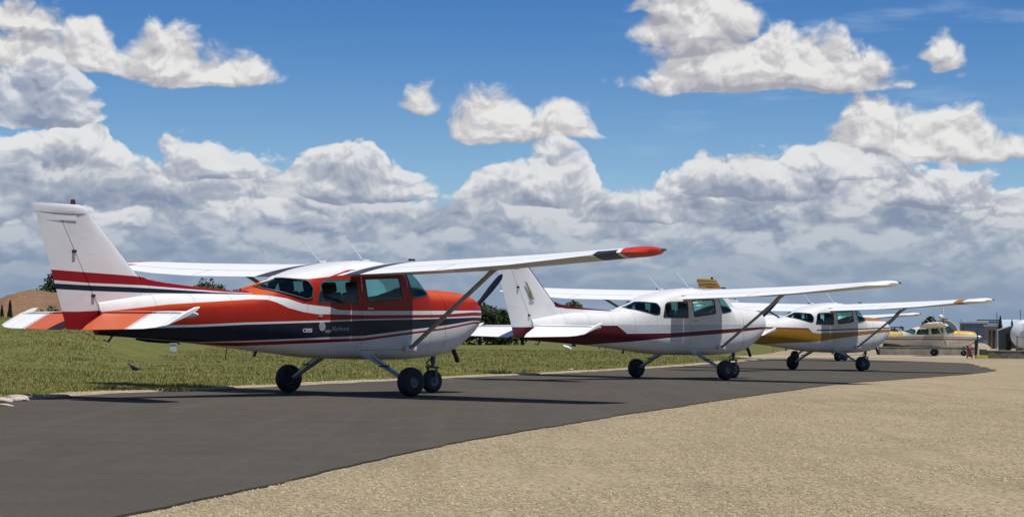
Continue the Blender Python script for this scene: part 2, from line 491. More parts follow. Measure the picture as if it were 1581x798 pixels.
def rim(bm_src, width=0.014, out=0.004, depth=0.02):
    """rubber and metal surround along the edge of a pane"""
    nb = bmesh.new()
    c = sum((v.co for v in bm_src.verts), Vector()) / max(1, len(bm_src.verts))
    for e in bm_src.edges:
        if not e.is_boundary: continue
        f = e.link_faces[0]; n = f.normal.copy()
        if n.y * c.y < 0: n = -n
        a, b = e.verts[0].co, e.verts[1].co
        t = (b - a).normalized(); inn = n.cross(t)
        if inn.dot(f.calc_center_median() - a) < 0: inn = -inn
        if (b - a).length < 1e-4: continue
        q = [a - inn * width * .3 + n * out, b - inn * width * .3 + n * out, b + inn * width + n * out, a + inn * width + n * out]
        vs = [nb.verts.new(p) for p in q] + [nb.verts.new(p - n * depth) for p in q]
        for ix in ((0, 1, 2, 3), (3, 2, 6, 7), (0, 4, 5, 1), (4, 7, 6, 5)):
            nb.faces.new([vs[i] for i in ix])
    return nb

def airfoil(n=22, t=0.12, camber=0.02):
    xs = [0.5 * (1 - math.cos(math.pi * i / n)) for i in range(n + 1)]
    def th(x): return 5 * t * (0.2969 * math.sqrt(x) - 0.126 * x - 0.3516 * x * x + 0.2843 * x**3 - 0.1036 * x**4)
    def cm(x): return camber / 0.16 * (0.8 * x - x * x) if x < 0.4 else camber / 0.36 * (0.2 + 0.8 * x - x * x)
    up = [(x, cm(x) + th(x)) for x in xs]; lo = [(x, cm(x) - th(x)) for x in xs]
    return up, lo

def foil_ring(le, te, f0=0.0, f1=1.0, n=22, t=0.12, camber=0.02):
    """closed ring of the airfoil between chord fractions f0..f1; le/te are 3-D points"""
    le = Vector(le); te = Vector(te); ch = te - le; c = ch.length
    up, lo = airfoil(n, t, camber)
    ux = [p[0] for p in up]; uz = [p[1] for p in up]; lz = [p[1] for p in lo]
    K_ = 14
    fr = [f0 + (f1 - f0) * (0.5 * (1 - math.cos(math.pi * i / K_)) if f0 == 0 else i / K_) for i in range(K_ + 1)]
    Z = Vector((0, 0, 1))
    top = [le + ch * q + Z * (np.interp(q, ux, uz) * c + 0.001) for q in fr]
    bot = [le + ch * q + Z * (np.interp(q, ux, lz) * c - 0.001) for q in fr]
    return top + bot[::-1]

# ------------------------------------------------------------------ one light aeroplane
RED = (0.34, 0.018, 0.006); RED_SUNLIT = (0.56, 0.085, 0.018); DRED = (0.26, 0.007, 0.012); NAVY = (0.010, 0.015, 0.030); WHT = (0.71, 0.71, 0.70); WWHT = (0.84, 0.84, 0.82)
MAROON = (0.095, 0.006, 0.016); MUST = (0.33, 0.165, 0.015); GOLD = (0.62, 0.42, 0.10)

FIN_LE = lambda z: 6.59 + (z - 1.70) * 0.939

def band(nt, col, z, lo, hi, c, m=None):
    k = z.gt(lo) * z.lt(hi)
    if m is not None: k = k * m
    return mixc(nt, k, col, c)

def livery_red(nt, x, y, z, base):
    red2b = pwl(x, [(.62, 1.111), (1.4, 1.004), (1.99, .946), (3.02, .836), (3.68, .811), (5.07, .756), (6.2, .79)])
    whb = pwl(x, [(.62, 1.142), (1.4, 1.034), (1.99, .98), (3.02, .875), (3.68, .86), (5.07, .811), (6.2, .80)])
    navb = pwl(x, [(.65, 1.160), (1.4, 1.072), (1.99, 1.017), (3.02, .911), (3.68, .892), (5.07, .831), (6.2, .80)])
    navt = pwl(x, [(.62, 1.214), (1.4, 1.188), (1.99, 1.172), (3.02, 1.148), (3.68, 1.118), (5.07, 1.07), (5.82, 1.03), (7.34, .985)])
    wl = pwl(x, [(.62, 1.240), (1.4, 1.205), (1.99, 1.190), (3.02, 1.165), (3.68, 1.143), (5.07, 1.101), (5.82, 1.065), (7.34, 1.02)])
    w1b = pwl(x, [(.62, 1.298), (1.4, 1.252), (1.99, 1.242), (3.02, 1.227), (3.64, 1.235), (3.89, 1.233), (4.13, 1.265), (4.37, 1.321),
                  (4.57, 1.405), (4.69, 1.438), (4.92, 1.441), (6.26, 1.348), (7.25, 1.230)])
    w1t = pwl(x, [(.62, 1.325), (1.4, 1.312), (1.99, 1.305), (3.02, 1.292), (3.5, 1.300), (3.64, 1.340), (3.89, 1.360), (4.13, 1.385),
                  (4.38, 1.461), (4.65, 1.501), (4.9, 1.508)])
    c = mixc(nt, 1.0, base, WHT)
    c = band(nt, c, z, red2b, whb, DRED)
    c = band(nt, c, z, navb, navt, NAVY)
    k = (z - pwl(x, [(1.62, 1.45), (1.8, 2.2), (4.0, 2.2), (4.4, 1.55), (4.9, 1.36), (7.2, 1.17)])) * 9.0  # sunlight on the upper skin painted in: red turns orange with height
    red = mixc(nt, k.clamp(), RED, RED_SUNLIT)
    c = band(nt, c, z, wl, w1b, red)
    c = band(nt, c, z, wl, w1b, DRED, x.lt(3.5))
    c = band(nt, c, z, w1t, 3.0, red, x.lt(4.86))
    c = band(nt, c, z, 2.515, 2.583, (0.30, 0.30, 0.31), x.gt(7.62))
    # white roof and the white wedge behind the side window
    roof = pwl(x, [(1.9, 1.99), (3.2, 1.93), (3.62, 1.80), (3.95, 1.76), (4.2, 1.77), (4.5, 1.70)])
    c = band(nt, c, z, roof, 3.0, WHT)
    # stripes along the dorsal fillet and across the fin
    rb = pwl(x, [(4.88, 1.53), (6.54, 1.61), (7.45, 1.625), (7.9, 1.65)])
    rt = pwl(x, [(6.54, 1.73), (7.5, 1.77), (7.93, 1.79)])
    nb_ = pwl(x, [(4.78, 1.512), (6.54, 1.505), (7.39, 1.515), (7.87, 1.53)])
    ntp = pwl(x, [(4.88, 1.522), (6.54, 1.575), (7.4, 1.59), (7.89, 1.605)])
    aft = x.gt(4.86)
    c = band(nt, c, z, rb, rt, DRED, aft)
    c = band(nt, c, z, nb_, ntp, NAVY, aft)
    lowr = pwl(x, [(7.22, 1.25), (7.76, 1.22)])
    c = band(nt, c, z, 0.5, lowr, DRED, x.gt(7.262))
    return c

def livery_maroon(nt, x, y, z, base):
    lo = pwl(x, [(.66, 1.127), (2.05, 1.036), (3.73, .95), (4.81, .866), (6.0, .80)])
    hi = pwl(x, [(.65, 1.19), (2.04, 1.135), (3.73, 1.056), (4.87, 1.048), (5.14, 1.229), (5.68, 1.23), (7.23, 1.19)])
    c = mixc(nt, 1.0, base, WHT)
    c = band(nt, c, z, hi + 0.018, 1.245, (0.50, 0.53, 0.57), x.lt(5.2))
    c = band(nt, c, z, lo, hi, MAROON)
    d = x - ((z - 1.70) * 0.939 + 6.59)
    c = mixc(nt, d.lt(0.045) * z.gt(1.62) * x.gt(6.45), c, MAROON)
    c = band(nt, c, z, pwl(x, [(4.9, 1.54), (6.3, 1.60), (6.6, 1.64)]), 1.9, MAROON, x.gt(5.0) * x.lt(6.62) )
    c = band(nt, c, z, 0.5, 1.20, MAROON, x.gt(7.262))
    return c

def livery_mustard(nt, x, y, z, base):
    lo = pwl(x, [(.76, 1.181), (2.06, 1.069), (3.78, .893), (6.23, .768)])
    hi = pwl(x, [(.77, 1.275), (2.06, 1.191), (3.78, 1.132), (4.01, 1.157), (4.17, 1.292), (5.95, 1.316), (7.2, 1.26)])
    ln = pwl(x, [(.82, 1.315), (2.06, 1.276), (3.78, 1.227)])
    c = mixc(nt, 1.0, base, WHT)
    c = band(nt, c, z, lo, hi, MUST)
    c = band(nt, c, z, hi - 0.05, hi, (0.16, 0.06, 0.02), x.gt(4.1))
    c = band(nt, c, z, ln - 0.018, ln + 0.018, (0.03, 0.015, 0.015), x.lt(3.85))
    c = band(nt, c, z, 1.53, 3.0, MUST, x.lt(1.72))
    c = band(nt, c, z, 2.42, 3.0, MUST, x.gt(7.0))
    return c

def livery_gold(nt, x, y, z, base):
    c = mixc(nt, 1.0, base, (0.72, 0.70, 0.62))
    c = band(nt, c, z, 1.38, 3.0, GOLD, x.lt(1.75))
    c = band(nt, c, z, 1.30, 3.0, GOLD, x.gt(4.7))
    c = band(nt, c, z, 1.20, 1.25, (0.20, 0.08, 0.03))
    c = band(nt, c, z, 1.04, 1.14, (0.30, 0.15, 0.05))
    return c

def livery_plain(nt, x, y, z, base):
    c = mixc(nt, 1.0, base, WHT)
    return band(nt, c, z, 1.10, 1.17, (0.05, 0.06, 0.10))

def wing_red(nt, x, y, z, base):
    c = mixc(nt, 1.0, base, WWHT)
    c = mixc(nt, y.gt(0.76) * y.lt(1.10), c, (0.055, 0.05, 0.05))
    b = pwl(x, [(2.1, 4.78), (2.3, 4.84), (2.6, 4.98), (3.3, 5.38)])
    under = z.lt((y - 0.5) * 0.0335 + 1.965)
    c = mixc(nt, y.gt(b - 0.42) * y.lt(b - 0.06) * under, c, NAVY)
    c = mixc(nt, y.gt(b), c, (0.50, 0.035, 0.012))
    return c

def wing_mustard(nt, x, y, z, base):
    c = mixc(nt, 1.0, base, WWHT)
    b = pwl(x, [(2.1, 4.50), (3.3, 5.05)])
    return mixc(nt, y.gt(b - 0.30) * y.lt(b), c, (0.40, 0.17, 0.03))

def tail_red(nt, x, y, z, base):
    c = mixc(nt, 1.0, base, WWHT)
    c = mixc(nt, y.lt(1.05), c, (0.60, 0.13, 0.05))
    return mixc(nt, y.gt(1.075) * y.lt(1.095), c, DRED)

def make_aeroplane(name, label, group, X0, Y0, yaw, pit, rol, mats, prop_deg=42, beacon=True, elev=25, text=False, emblem=False, interior=True, leg_white=True, spinner=False):
    root = empty(name, label, 'aeroplane', (X0, Y0, 0.004), 0, group)
    root.rotation_euler = (0, -pit, yaw)
    root.scale = (1, 1, 0.932)
    body_m, wing_m, tail_m = mats
    gl = glass_mat()
    # ---------------- fuselage shell
    xs = sorted(set(list(np.linspace(1.306, 7.28, 86).round(4)) + [1.306]))
    v, f = loft([fus_section(x) for x in xs], cap0=False, cap1=True)
    bm = bmesh.new(); bv = [bm.verts.new(p) for p in v]
    for q in f: bm.faces.new([bv[i] for i in q])
    bmesh.ops.recalc_face_normals(bm, faces=bm.faces[:])
    door_p = round_poly([(2.02, .70), (3.05, .69), (3.05, 1.85), (2.13, 1.87)], 0.07)
    w_door = round_poly([(2.235, 1.49), (2.945, 1.415), (2.995, 1.785), (2.27, 1.825)], 0.05)
    w_rear = round_poly([(3.13, 1.395), (3.89, 1.405), (3.80, 1.69), (3.72, 1.755), (3.14, 1.775)], 0.045)
    w_fore = round_poly([(1.56, 1.62), (1.70, 1.545), (2.02, 1.495), (2.12, 1.88), (2.13, 2.2), (1.5, 2.2)], 0.03)
    w_back = round_poly([(3.93, 1.62), (3.98, 1.735), (4.26, 1.765), (4.62, 1.665), (4.68, 1.605), (4.08, 1.455), (3.97, 1.47)], 0.035)
    w_top = [(4.28, 1.98), (4.28, 1.780), (4.70, 1.665), (4.86, 1.62), (4.86, 1.98)]
    glass = []
    def put(nb, nm, mat, par, angle=35): return from_bm(nm, nb, mat, par, angle, normals=False)
    fus_extra = []
    g = carve(bm, w_fore, 0); rr = rim(g); ws = put(g, 'windshield', gl, root); put(rr, 'window_frame', M('window rubber', (0.05, 0.05, 0.05), 0.6), ws)
    g = carve(bm, w_back, 0); rr = rim(g); rw = put(g, 'rear_window', gl, root); put(rr, 'window_frame', M('window rubber', (0.05, 0.05, 0.05), 0.6), rw)
    g = carve(bm, w_top, 0); from_bm('window_pane', g, gl, rw, normals=False)
    for s in (1, -1):
        d = carve(bm, door_p, s)
        # the door itself is a shade smaller, leaving the shut line
        dd = carve(d, grow(door_p, -0.007), s); d.free()
        g = carve(dd, w_door, s)
        rr = rim(g); door = put(dd, 'door', body_m, root)
        wi = put(g, 'window', gl, door); put(rr, 'window_frame', M('window rubber', (0.05, 0.05, 0.05), 0.6), door)
        hb = bmesh.new(); yy = side_y(2.92, 1.33)
        add_box(hb, (2.8 - 2.90, s * (yy + 0.012), 1.33), (0.12, 0.02, 0.028), bev=0.006); from_bm('door_handle', hb, steel(), door)
        g = carve(bm, w_rear, s); rr = rim(g); wi = put(g, 'window', gl, root); put(rr, 'window_frame', M('window rubber', (0.05, 0.05, 0.05), 0.6), wi)
    # shut line backing, a dark recessed strip behind the door edge
    fus = put(bm, 'fuselage', body_m, root)
    # divider of the rear window
    b = bmesh.new()
    pts = [(2.8 - x, 0, hermite(x, TOPX, TOPZ) + 0.004) for x in np.linspace(4.25, 4.86, 9)]
    add_tube(b, pts, 0.022, 8); from_bm('window_bar', b, body_m, rw)
    # ---------------- cowling
    xs = sorted(set(list(np.linspace(0.27, 1.30, 26).round(4)) + [.285, .30, .33, .36]))
    rings = [fus_section(x) for x in xs]
    inner = [(p[0] - 0.0, p[1] * 0.90, 1.29 + (p[2] - 1.29) * 0.90) for p in rings[0]]
    inner = [(a + 0.03, b_ * 1.0, c_) for a, b_, c_ in inner]
    v, f = loft([inner] + rings, cap0=True, cap1=False)
    cow = from_vf('cowling', v, f, body_m, root, 40)
    for s in (1, -1):
        b = bmesh.new(); add_box(b, (2.8 - 0.245, s * 0.15, 1.35), (0.02, 0.17, 0.11), bev=0.008)
        from_bm('air_intake', b, blackm(), cow)
    b = bmesh.new()
    add_box(b, (2.8 - 0.80, 0, 0.665), (0.26, 0.22, 0.06), bev=0.02); from_bm('lower_intake', b, body_m, cow)
    b = bmesh.new()
    pts = [(2.8 - .86, -.25, .72), (2.8 - .79, -.25, .60), (2.8 - .74, -.25, .49)]
    r_ = add_tube(b, pts, [0.034, 0.034, 0.033], 14, cap=False); from_bm('exhaust_pipe', b, M('sooty steel', (0.03, 0.028, 0.026), 0.6, metal=0.4), root)
    # ---------------- propeller
    hub = Vector((2.8 - 0.20, 0, 1.27))
    b = bmesh.new()
    bmesh.ops.create_cone(b, cap_ends=True, segments=24, radius1=0.10, radius2=0.085, depth=0.10, matrix=Matrix.Translation(hub) @ Matrix.Rotation(R(90), 4, 'Y'))
    pr = from_bm('propeller', b, blackm(), root)
    b = bmesh.new()
    prof = [(0.0, .10), (.05, .095), (.10, .08), (.15, .055), (.19, .025), (.205, .004)] if spinner else [(0, .06), (.03, .055), (.05, .03), (.055, .004)]
    rg = [[hub + Vector((0.05 + a, r * math.cos(t), r * math.sin(t))) for t in (2 * math.pi * k / 20 for k in range(20))] for a, r in prof]
    v, f = loft(rg); from_vf('spinner', v, f, M('polished spinner', (0.7, 0.7, 0.7), 0.25, metal=0.5) if spinner else blackm(), pr)
    for q in (0, 180):
        rings = []
        Rm = Matrix.Rotation(R(prop_deg + q), 3, 'X')
        for r in np.linspace(0.06, 0.93, 18):
            c = np.interp(r, [0.06, 0.2, 0.35, 0.6, 0.8, 0.9, 0.93], [0.06, 0.10, 0.155, 0.165, 0.14, 0.10, 0.04])
            tw = R(np.interp(r, [0.06, 0.93], [36, 12])); th = np.interp(r, [0.06, 0.2, 0.93], [0.05, 0.028, 0.008])
            ring = []
            for k in range(14):
                t = 2 * math.pi * k / 14
                a = c * 0.5 * math.cos(t); h = th * 0.5 * math.sin(t)
                px_ = h * math.cos(tw) + a * math.sin(tw); py_ = a * math.cos(tw) - h * math.sin(tw)
                ring.append(hub + Rm @ Vector((px_, py_, r)))
            rings.append(ring)
        v, f = loft(rings); from_vf('blade', v, f, blackm(), pr, 50)
    # ---------------- wings
    yk = [.40, 1.0, 2.5, 3.7, 4.3, 5.04, 5.2]
    LE = lambda y: np.interp(y, [.4, 2.5, 5.1], [2.02, 2.02, 2.13])
    TE = lambda y: np.interp(y, [.4, 2.5, 5.1], [3.65, 3.65, 3.25])
    ZL = lambda y: np.interp(y, [.4, 2.5, 5.2], [1.945, 1.995, 2.105])
    ZT = lambda y: np.interp(y, yk, [1.81, 1.82, 1.855, 1.925, 1.98, 2.05, 2.062])
    for s in (1, -1):
        def ring(y, f0, f1, shrink=1.0, dz=0.0, t=0.118):
            le, te = LE(y), TE(y); mid = le + (te - le) * 0.52
            le2 = mid + (le - mid) * shrink; te2 = mid + (te - mid) * shrink
            return [(2.8 - p.x, p.y * s, p.z) for p in foil_ring((le2, y, ZL(y) + dz), (te2, y, ZT(y) + dz), f0, f1, t=t)]
        ys = [.40, .62]
        def seg(nm, ys, f0, f1, par, mat, cap=True):
            v, f = loft([ring(y, f0, f1) for y in ys], cap0=cap, cap1=cap)
            return from_vf(nm, v, f, mat, par, 30)
        wing = seg('wing', [.40, .8, 1.3, 1.9, 2.5, 3.1, 3.7, 4.3, 4.9, 5.04], 0, 0.755, root, wing_m)
        seg('flap', [.64, 1.0, 1.6, 2.1, 2.53], 0.765, 1.0, wing, wing_m)
        seg('aileron', [2.56, 3.1, 3.7, 4.3, 4.86], 0.765, 1.0, wing, wing_m)
        seg('wing_panel', [4.88, 4.96, 5.04], 0.765, 1.0, wing, wing_m)
        # rounded tip
        rg = []
        for q in np.linspace(0, 1, 9):
            y = 5.042 + 0.35 * math.sin(q * math.pi / 2); sh = max(0.10, math.cos(q * math.pi / 2) ** 0.55)
            rr = ring(min(y, 5.2), 0, 1, sh, 0.02 * q, t=0.125)
            rg.append([(p[0], s * y, p[2]) for p in rr])
        v, f = loft(rg); from_vf('wing_tip', v, f, wing_m, wing, 50)
        b = bmesh.new(); add_box(b, (2.8 - 2.33, s * 5.35, 2.135), (0.09, 0.05, 0.035), bev=0.012)
        from_bm('navigation_light', b, M('nav red', (0.5, 0.02, 0.02), 0.2) if s > 0 else M('nav green', (0.02, 0.12, 0.07), 0.3), wing)
        b = bmesh.new(); bmesh.ops.create_cone(b, cap_ends=True, segments=18, radius1=0.055, radius2=0.045, depth=0.03,
            matrix=Matrix.Translation((2.8 - 2.45, s * 0.93, 2.082)))
        from_bm('fuel_cap', b, blackm(), wing)
        # strut
        a = Vector((2.8 - 2.06, s * 0.53, 0.71)); e = Vector((2.8 - 2.52, s * 2.62, 1.925))
        d = (e - a).normalized(); ax = Vector((1, 0, 0)); ax = (ax - d * ax.dot(d)).normalized(); up = d.cross(ax)
        rings = []
        for q, cw, tw in ((0, .05, .03), (.02, .11, .045), (.08, .115, .042), (.92, .115, .042), (.975, .135, .05), (1.0, .17, .06)):
            c = a.lerp(e, q); rings.append([c + ax * cw * .5 * math.cos(t) + up * tw * .5 * math.sin(t) for t in (2 * math.pi * k / 16 for k in range(16))])
        v, f = loft(rings)
        st = from_vf('wing_strut', v, f, M('strut paint', (0.42, 0.40, 0.38), 0.45), root, 60)
        b = bmesh.new(); add_box(b, a + Vector((0, s * .01, 0.01)), (0.22, 0.05, 0.09), bev=0.02); from_bm('strut_fairing', b, body_m, st)
    # ---------------- fin and rudder
    def foil_z(z, x0, x1, th, n=12, f0=0, f1=1):
        c = x1 - x0; up, lo = airfoil(n, 0.12, 0.0); r = []
        xs_ = [f0 + (f1 - f0) * (i / n) ** 1.5 for i in range(n + 1)]
        ux = [p[0] for p in up]; uz = [p[1] for p in up]
        k = th / 0.12
        L = [(2.8 - (x0 + c * q), k * np.interp(q, ux, uz) + 0.001, z) for q in xs_]
        Rr = [(2.8 - (x0 + c * q), -k * np.interp(q, ux, uz) - 0.001, z) for q in xs_]
        return L + Rr[::-1]
    HX = lambda z: 7.21 + (z - 1.16) * (7.85 - 7.21) / (2.46 - 1.16)
    TX = lambda z: 7.74 + (z - 1.02) * (8.24 - 7.74) / (2.62 - 1.02)
    zs = [1.25, 1.45, 1.60, 1.70, 1.9, 2.2, 2.46, 2.57]
    rings = []
    for z in zs:
        x0 = FIN_LE(z) if z >= 1.70 else 6.59 - (1.70 - z) * 0.9
        full = TX(z) - x0; hf = (HX(z) - 0.012 - x0) / full
        rings.append(foil_z(z, x0, TX(z), 0.10 * full / 1.3 * 0.9, f1=hf) if z < 2.47 else foil_z(z, x0, TX(z), 0.085, f1=(7.60 - x0) / full))
    v, f = loft(rings); fin = from_vf('fin', v, f, body_m, root, 30)
    rings = []
    for z in [0.985, 1.05, 1.3, 1.6, 1.9, 2.2, 2.455]:
        x0 = FIN_LE(z) if z >= 1.70 else 6.59 - (1.70 - z) * 0.9
        full = TX(z) - x0
        rings.append(foil_z(z, x0, TX(z), 0.10 * full / 1.3 * 0.9, f0=(HX(z) - x0) / full))
    z = 2.465; x0 = FIN_LE(z); full = TX(z) - x0; rings.append(foil_z(z, x0, TX(z), 0.085, f0=(7.63 - x0) / full))
    z = 2.57; x0 = FIN_LE(z); full = TX(z) - x0; rings.append(foil_z(z, x0, TX(z), 0.08, f0=(7.63 - x0) / full))
    # the counterbalance horn is a step in the outline
    v, f = loft(rings[:-2]); rud = from_vf('rudder', v, f, body_m, root, 30)
    v, f = loft(rings[-2:]); from_vf('rudder_horn', v, f, body_m, rud, 30)
    for zz, xx in ((2.05, 7.66), (1.45, 7.36)):
        b = bmesh.new(); add_box(b, (2.8 - xx, 0, zz), (0.05, 0.13, 0.04), bev=0.01); from_bm('hinge', b, darkin(), rud)
    cap = []
    for z, g_ in ((2.585, 0.0), (2.62, 0.012), (2.66, 0.012), (2.685, -0.015)):
        cap.append(foil_z(z, FIN_LE(z) - g_ + (0.03 if z > 2.67 else 0), 8.26 - (0.02 if z > 2.67 else 0), 0.11 if z < 2.67 else 0.08))
    v, f = loft(cap); from_vf('fin_cap', v, f, body_m, fin, 40)
    if beacon:
        b = bmesh.new(); bmesh.ops.create_cone(b, cap_ends=True, segments=16, radius1=0.035, radius2=0.028, depth=0.07, matrix=Matrix.Translation((2.8 - 7.66, 0, 2.72)))
        from_bm('beacon', b, M('beacon lens', (0.08, 0.03, 0.03), 0.3), fin)
    # dorsal fillet
    rings = []
    for x in np.linspace(4.95, 7.0, 16):
        zt = np.interp(x, [4.95, 5.6, 6.2, 6.5, 6.7, 7.0], [1.56, 1.605, 1.66, 1.705, 1.80, 2.08]); zb = hermite(x, TOPX, TOPZ) - 0.10
        wd = np.interp(x, [4.95, 6.0, 7.0], [0.10, 0.06, 0.045])
        rings.append([(2.8 - x, wd * 1.5, zb), (2.8 - x, wd * 0.9, zb + .35 * (zt - zb)), (2.8 - x, wd * .55, zb + .7 * (zt - zb)), (2.8 - x, wd * .3, zt - .01), (2.8 - x, 0, zt),
                      (2.8 - x, -wd * .3, zt - .01), (2.8 - x, -wd * .55, zb + .7 * (zt - zb)), (2.8 - x, -wd * .9, zb + .35 * (zt - zb)), (2.8 - x, -wd * 1.5, zb)])
    v, f = loft(rings[:13]); from_vf('dorsal_fillet', v, f, body_m, fus, 40)
    # ---------------- tailplane, elevators hanging down
    for s in (1, -1):
        rings = []
        for y in (0.04, .3, .8, 1.3, 1.52, 1.62, 1.67):
            le = np.interp(y, [.04, 1.52, 1.62, 1.67], [6.42, 6.86, 6.93, 7.02]); t = np.interp(y, [0, 1.55, 1.67], [.11, .09, .04])
            L = 7.20; up, lo = airfoil(10, 0.12, 0); c = (L - le) / 0.62
            q = [(i / 9) ** 1.5 * 0.62 for i in range(10)]
            ux = [p[0] for p in up]; uz = [p[1] for p in up]
            U_ = [(2.8 - (le + c * a), s * y, 1.195 + t / .12 * np.interp(a, ux, uz)) for a in q]
            D_ = [(p[0], p[1], 2 * 1.195 - p[2] - 0.002) for p in U_]
            rings.append(U_ + D_[::-1])
        v, f = loft(rings); tp = from_vf('tailplane', v, f, tail_m, root, 30)
        rings = []; a = R(elev)
        for y in (.13, .23, .5, .8, 1.1, 1.4, 1.60, 1.66):
            L = np.interp(y, [.13, .23, 1.55, 1.66], [.34, .50, .44, .36]); h = np.interp(y, [.1, 1.66], [.075, .05])
            R_ = []
            for q, k in ((0, .35), (.04, .8), (.12, 1), (.35, .8), (.7, .38), (1, .05)):
                R_.append((L * q, h * .5 * k))
            P_ = [(u, w_) for u, w_ in R_] + [(u, -w_) for u, w_ in R_[::-1]]
            rings.append([(2.8 - (7.215 + u * math.cos(a) + w_ * math.sin(a)), s * y, 1.19 - u * math.sin(a) + w_ * math.cos(a)) for u, w_ in P_])
        v, f = loft(rings); el = from_vf('elevator', v, f, tail_m, tp, 40)
        # horn balance ahead of the hinge, tips up as the elevator hangs down
        rings = []
        for y in (1.675, 1.70, 1.735):
            P_ = [(-.26, .0), (-.2, .02), (0, .028), (.2, .015), (.36, .003), (.36, -.003), (.2, -.015), (0, -.028), (-.2, -.02)]
            k = 1.0 if y < 1.72 else 0.85
            rings.append([(2.8 - (7.215 + u * k * math.cos(a) + w_ * math.sin(a)), s * y, 1.19 - u * k * math.sin(a) + w_ * k * math.cos(a)) for u, w_ in P_])
        v, f = loft(rings); from_vf('elevator_horn', v, f, tail_m, tp, 40)
    # ---------------- landing gear
    def wheel(c, r, w, rimr, nm='wheel'):
        prof = [(-.5, rimr / r), (-.5, .72), (-.47, .84), (-.36, .95), (-.18, .995), (0, 1.0), (.18, .995), (.36, .95), (.47, .84), (.5, .72), (.5, rimr / r)]
        def rev(prof, n=40):
            return [[(c[0] + r * q * math.cos(t), c[1] + w * a, c[2] + r * q * math.sin(t)) for t in (2 * math.pi * k / n for k in range(n))] for a, q in prof]
        v, f = loft(rev([(-.40, .02), (-.44, .12), (-.38, .16), (-.36, .28), (-.44, .36), (-.49, rimr / r * .97), (.49, rimr / r * .97), (.44, .36), (.36, .28), (.38, .16), (.44, .12), (.40, .02)]))
        hub_ = from_vf(nm, v, f, M('wheel rim', (0.15, 0.155, 0.16), 0.55), root, 30)
        v, f = loft(rev(prof), cap0=False, cap1=False); from_vf('tyre', v, f, rubber(), hub_, 60)
        return hub_
    for s in (1, -1):
        wheel((0, s * 1.27, .2225), .2225, .165, .088)
        b = bmesh.new(); pts = [Vector((2.8 - 2.84, s * .36, .64)), Vector((2.8 - 2.83, s * .52, .575)), Vector((2.8 - 2.81, s * .85, .405)), Vector((2.8 - 2.80, s * 1.12, .26)), Vector((2.8 - 2.80, s * 1.19, .225))]
        rings = []
        for p, cw, th in zip(pts, (.22, .15, .12, .10, .09), (.05, .035, .03, .03, .03)):
            rings.append([p + Vector((cw * .5 * a, 0, 0)) + Vector((0, s * .5, .87)) * th * .5 * c_ for a, c_ in ((-1, -1), (1, -1), (1.0, 1), (-1, 1))])
        v, f = loft(rings)
        leg = from_vf('landing_gear_leg', v, f, M('gear paint', (0.50, 0.52, 0.50), 0.4), root, 25)
        b = bmesh.new(); add_box(b, (2.8 - 2.80, s * 1.165, .225), (.10, .05, .12), bev=.01); add_box(b, (2.8 - 2.72, s * 1.15, .27), (.10, .04, .05), bev=.01)
        add_tube(b, [(2.8 - 2.88, s * .55, .60), (2.8 - 2.87, s * .9, .41), (2.8 - 2.86, s * 1.12, .30)], .007, 6)
        from_bm('brake_caliper', b, darkin(), leg)
        b = bmesh.new(); add_box(b, (2.8 - 2.86, s * .80, .455), (.13, .10, .02), rot=Matrix.Rotation(R(-s * 0), 3, 'X'), bev=.005); from_bm('step', b, darkin(), leg)
    dzn = -(1.76) * pit          # the nose leg takes up the attitude
    nx = 2.8 - 1.04; r = .185
    wheel((nx, 0, r + dzn), r, .125, .085, 'nose_wheel')
    b = bmesh.new()
    zc = r + dzn
    add_tube(b, [(nx + .03, 0, .66), (nx + .015, 0, .47)], .038, 14); add_tube(b, [(nx + .015, 0, .49), (nx + .005, 0, .41)], .026, 14)
    add_box(b, (nx, 0, .405), (.10, .20, .035), bev=.012)
    for s in (1, -1):
        add_tube(b, [(nx + .005, s * .088, .40), (nx, s * .088, zc + .02), (nx, s * .088, zc - .01)], [.018, .016, .02], 8, flat=(1.6, .6))
    add_tube(b, [(nx, -.10, zc), (nx, .10, zc)], .016, 10)
    # torque links, behind the leg
    add_tube(b, [(nx - .03, 0, .54), (nx - .13, 0, .475), (nx - .03, 0, .41)], .014, 8)
    add_tube(b, [(nx + .05, .0, .60), (nx - .10, .06, .58)], .02, 8)
    from_bm('nose_gear', b, M('gear metal', (0.10, 0.10, 0.10), 0.5, metal=0.3), root)
    # ---------------- cabin
    if interior:
        b = bmesh.new(); add_box(b, (2.8 - 2.72, 0, .80), (2.3, .88, .05)); from_bm('cabin_floor', b, darkin(), root)
        b = bmesh.new(); add_box(b, (2.8 - 1.72, 0, 1.28), (.14, .92, .44), bev=.03); add_box(b, (2.8 - 1.62, 0, 1.50), (.36, .90, .035), bev=.015)
        ip = from_bm('instrument_panel', b, darkin(), root)
        for sy in (-.24, .24):
            b = bmesh.new(); add_tube(b, [(2.8 - 1.80, sy, 1.33), (2.8 - 1.98, sy, 1.36)], .014, 8)
            add_tube(b, [(2.8 - 1.98, sy - .13, 1.46), (2.8 - 1.99, sy - .12, 1.35), (2.8 - 1.98, sy, 1.34), (2.8 - 1.99, sy + .12, 1.35), (2.8 - 1.98, sy + .13, 1.46)], .014, 8)
            from_bm('control_yoke', b, blackm(), ip)
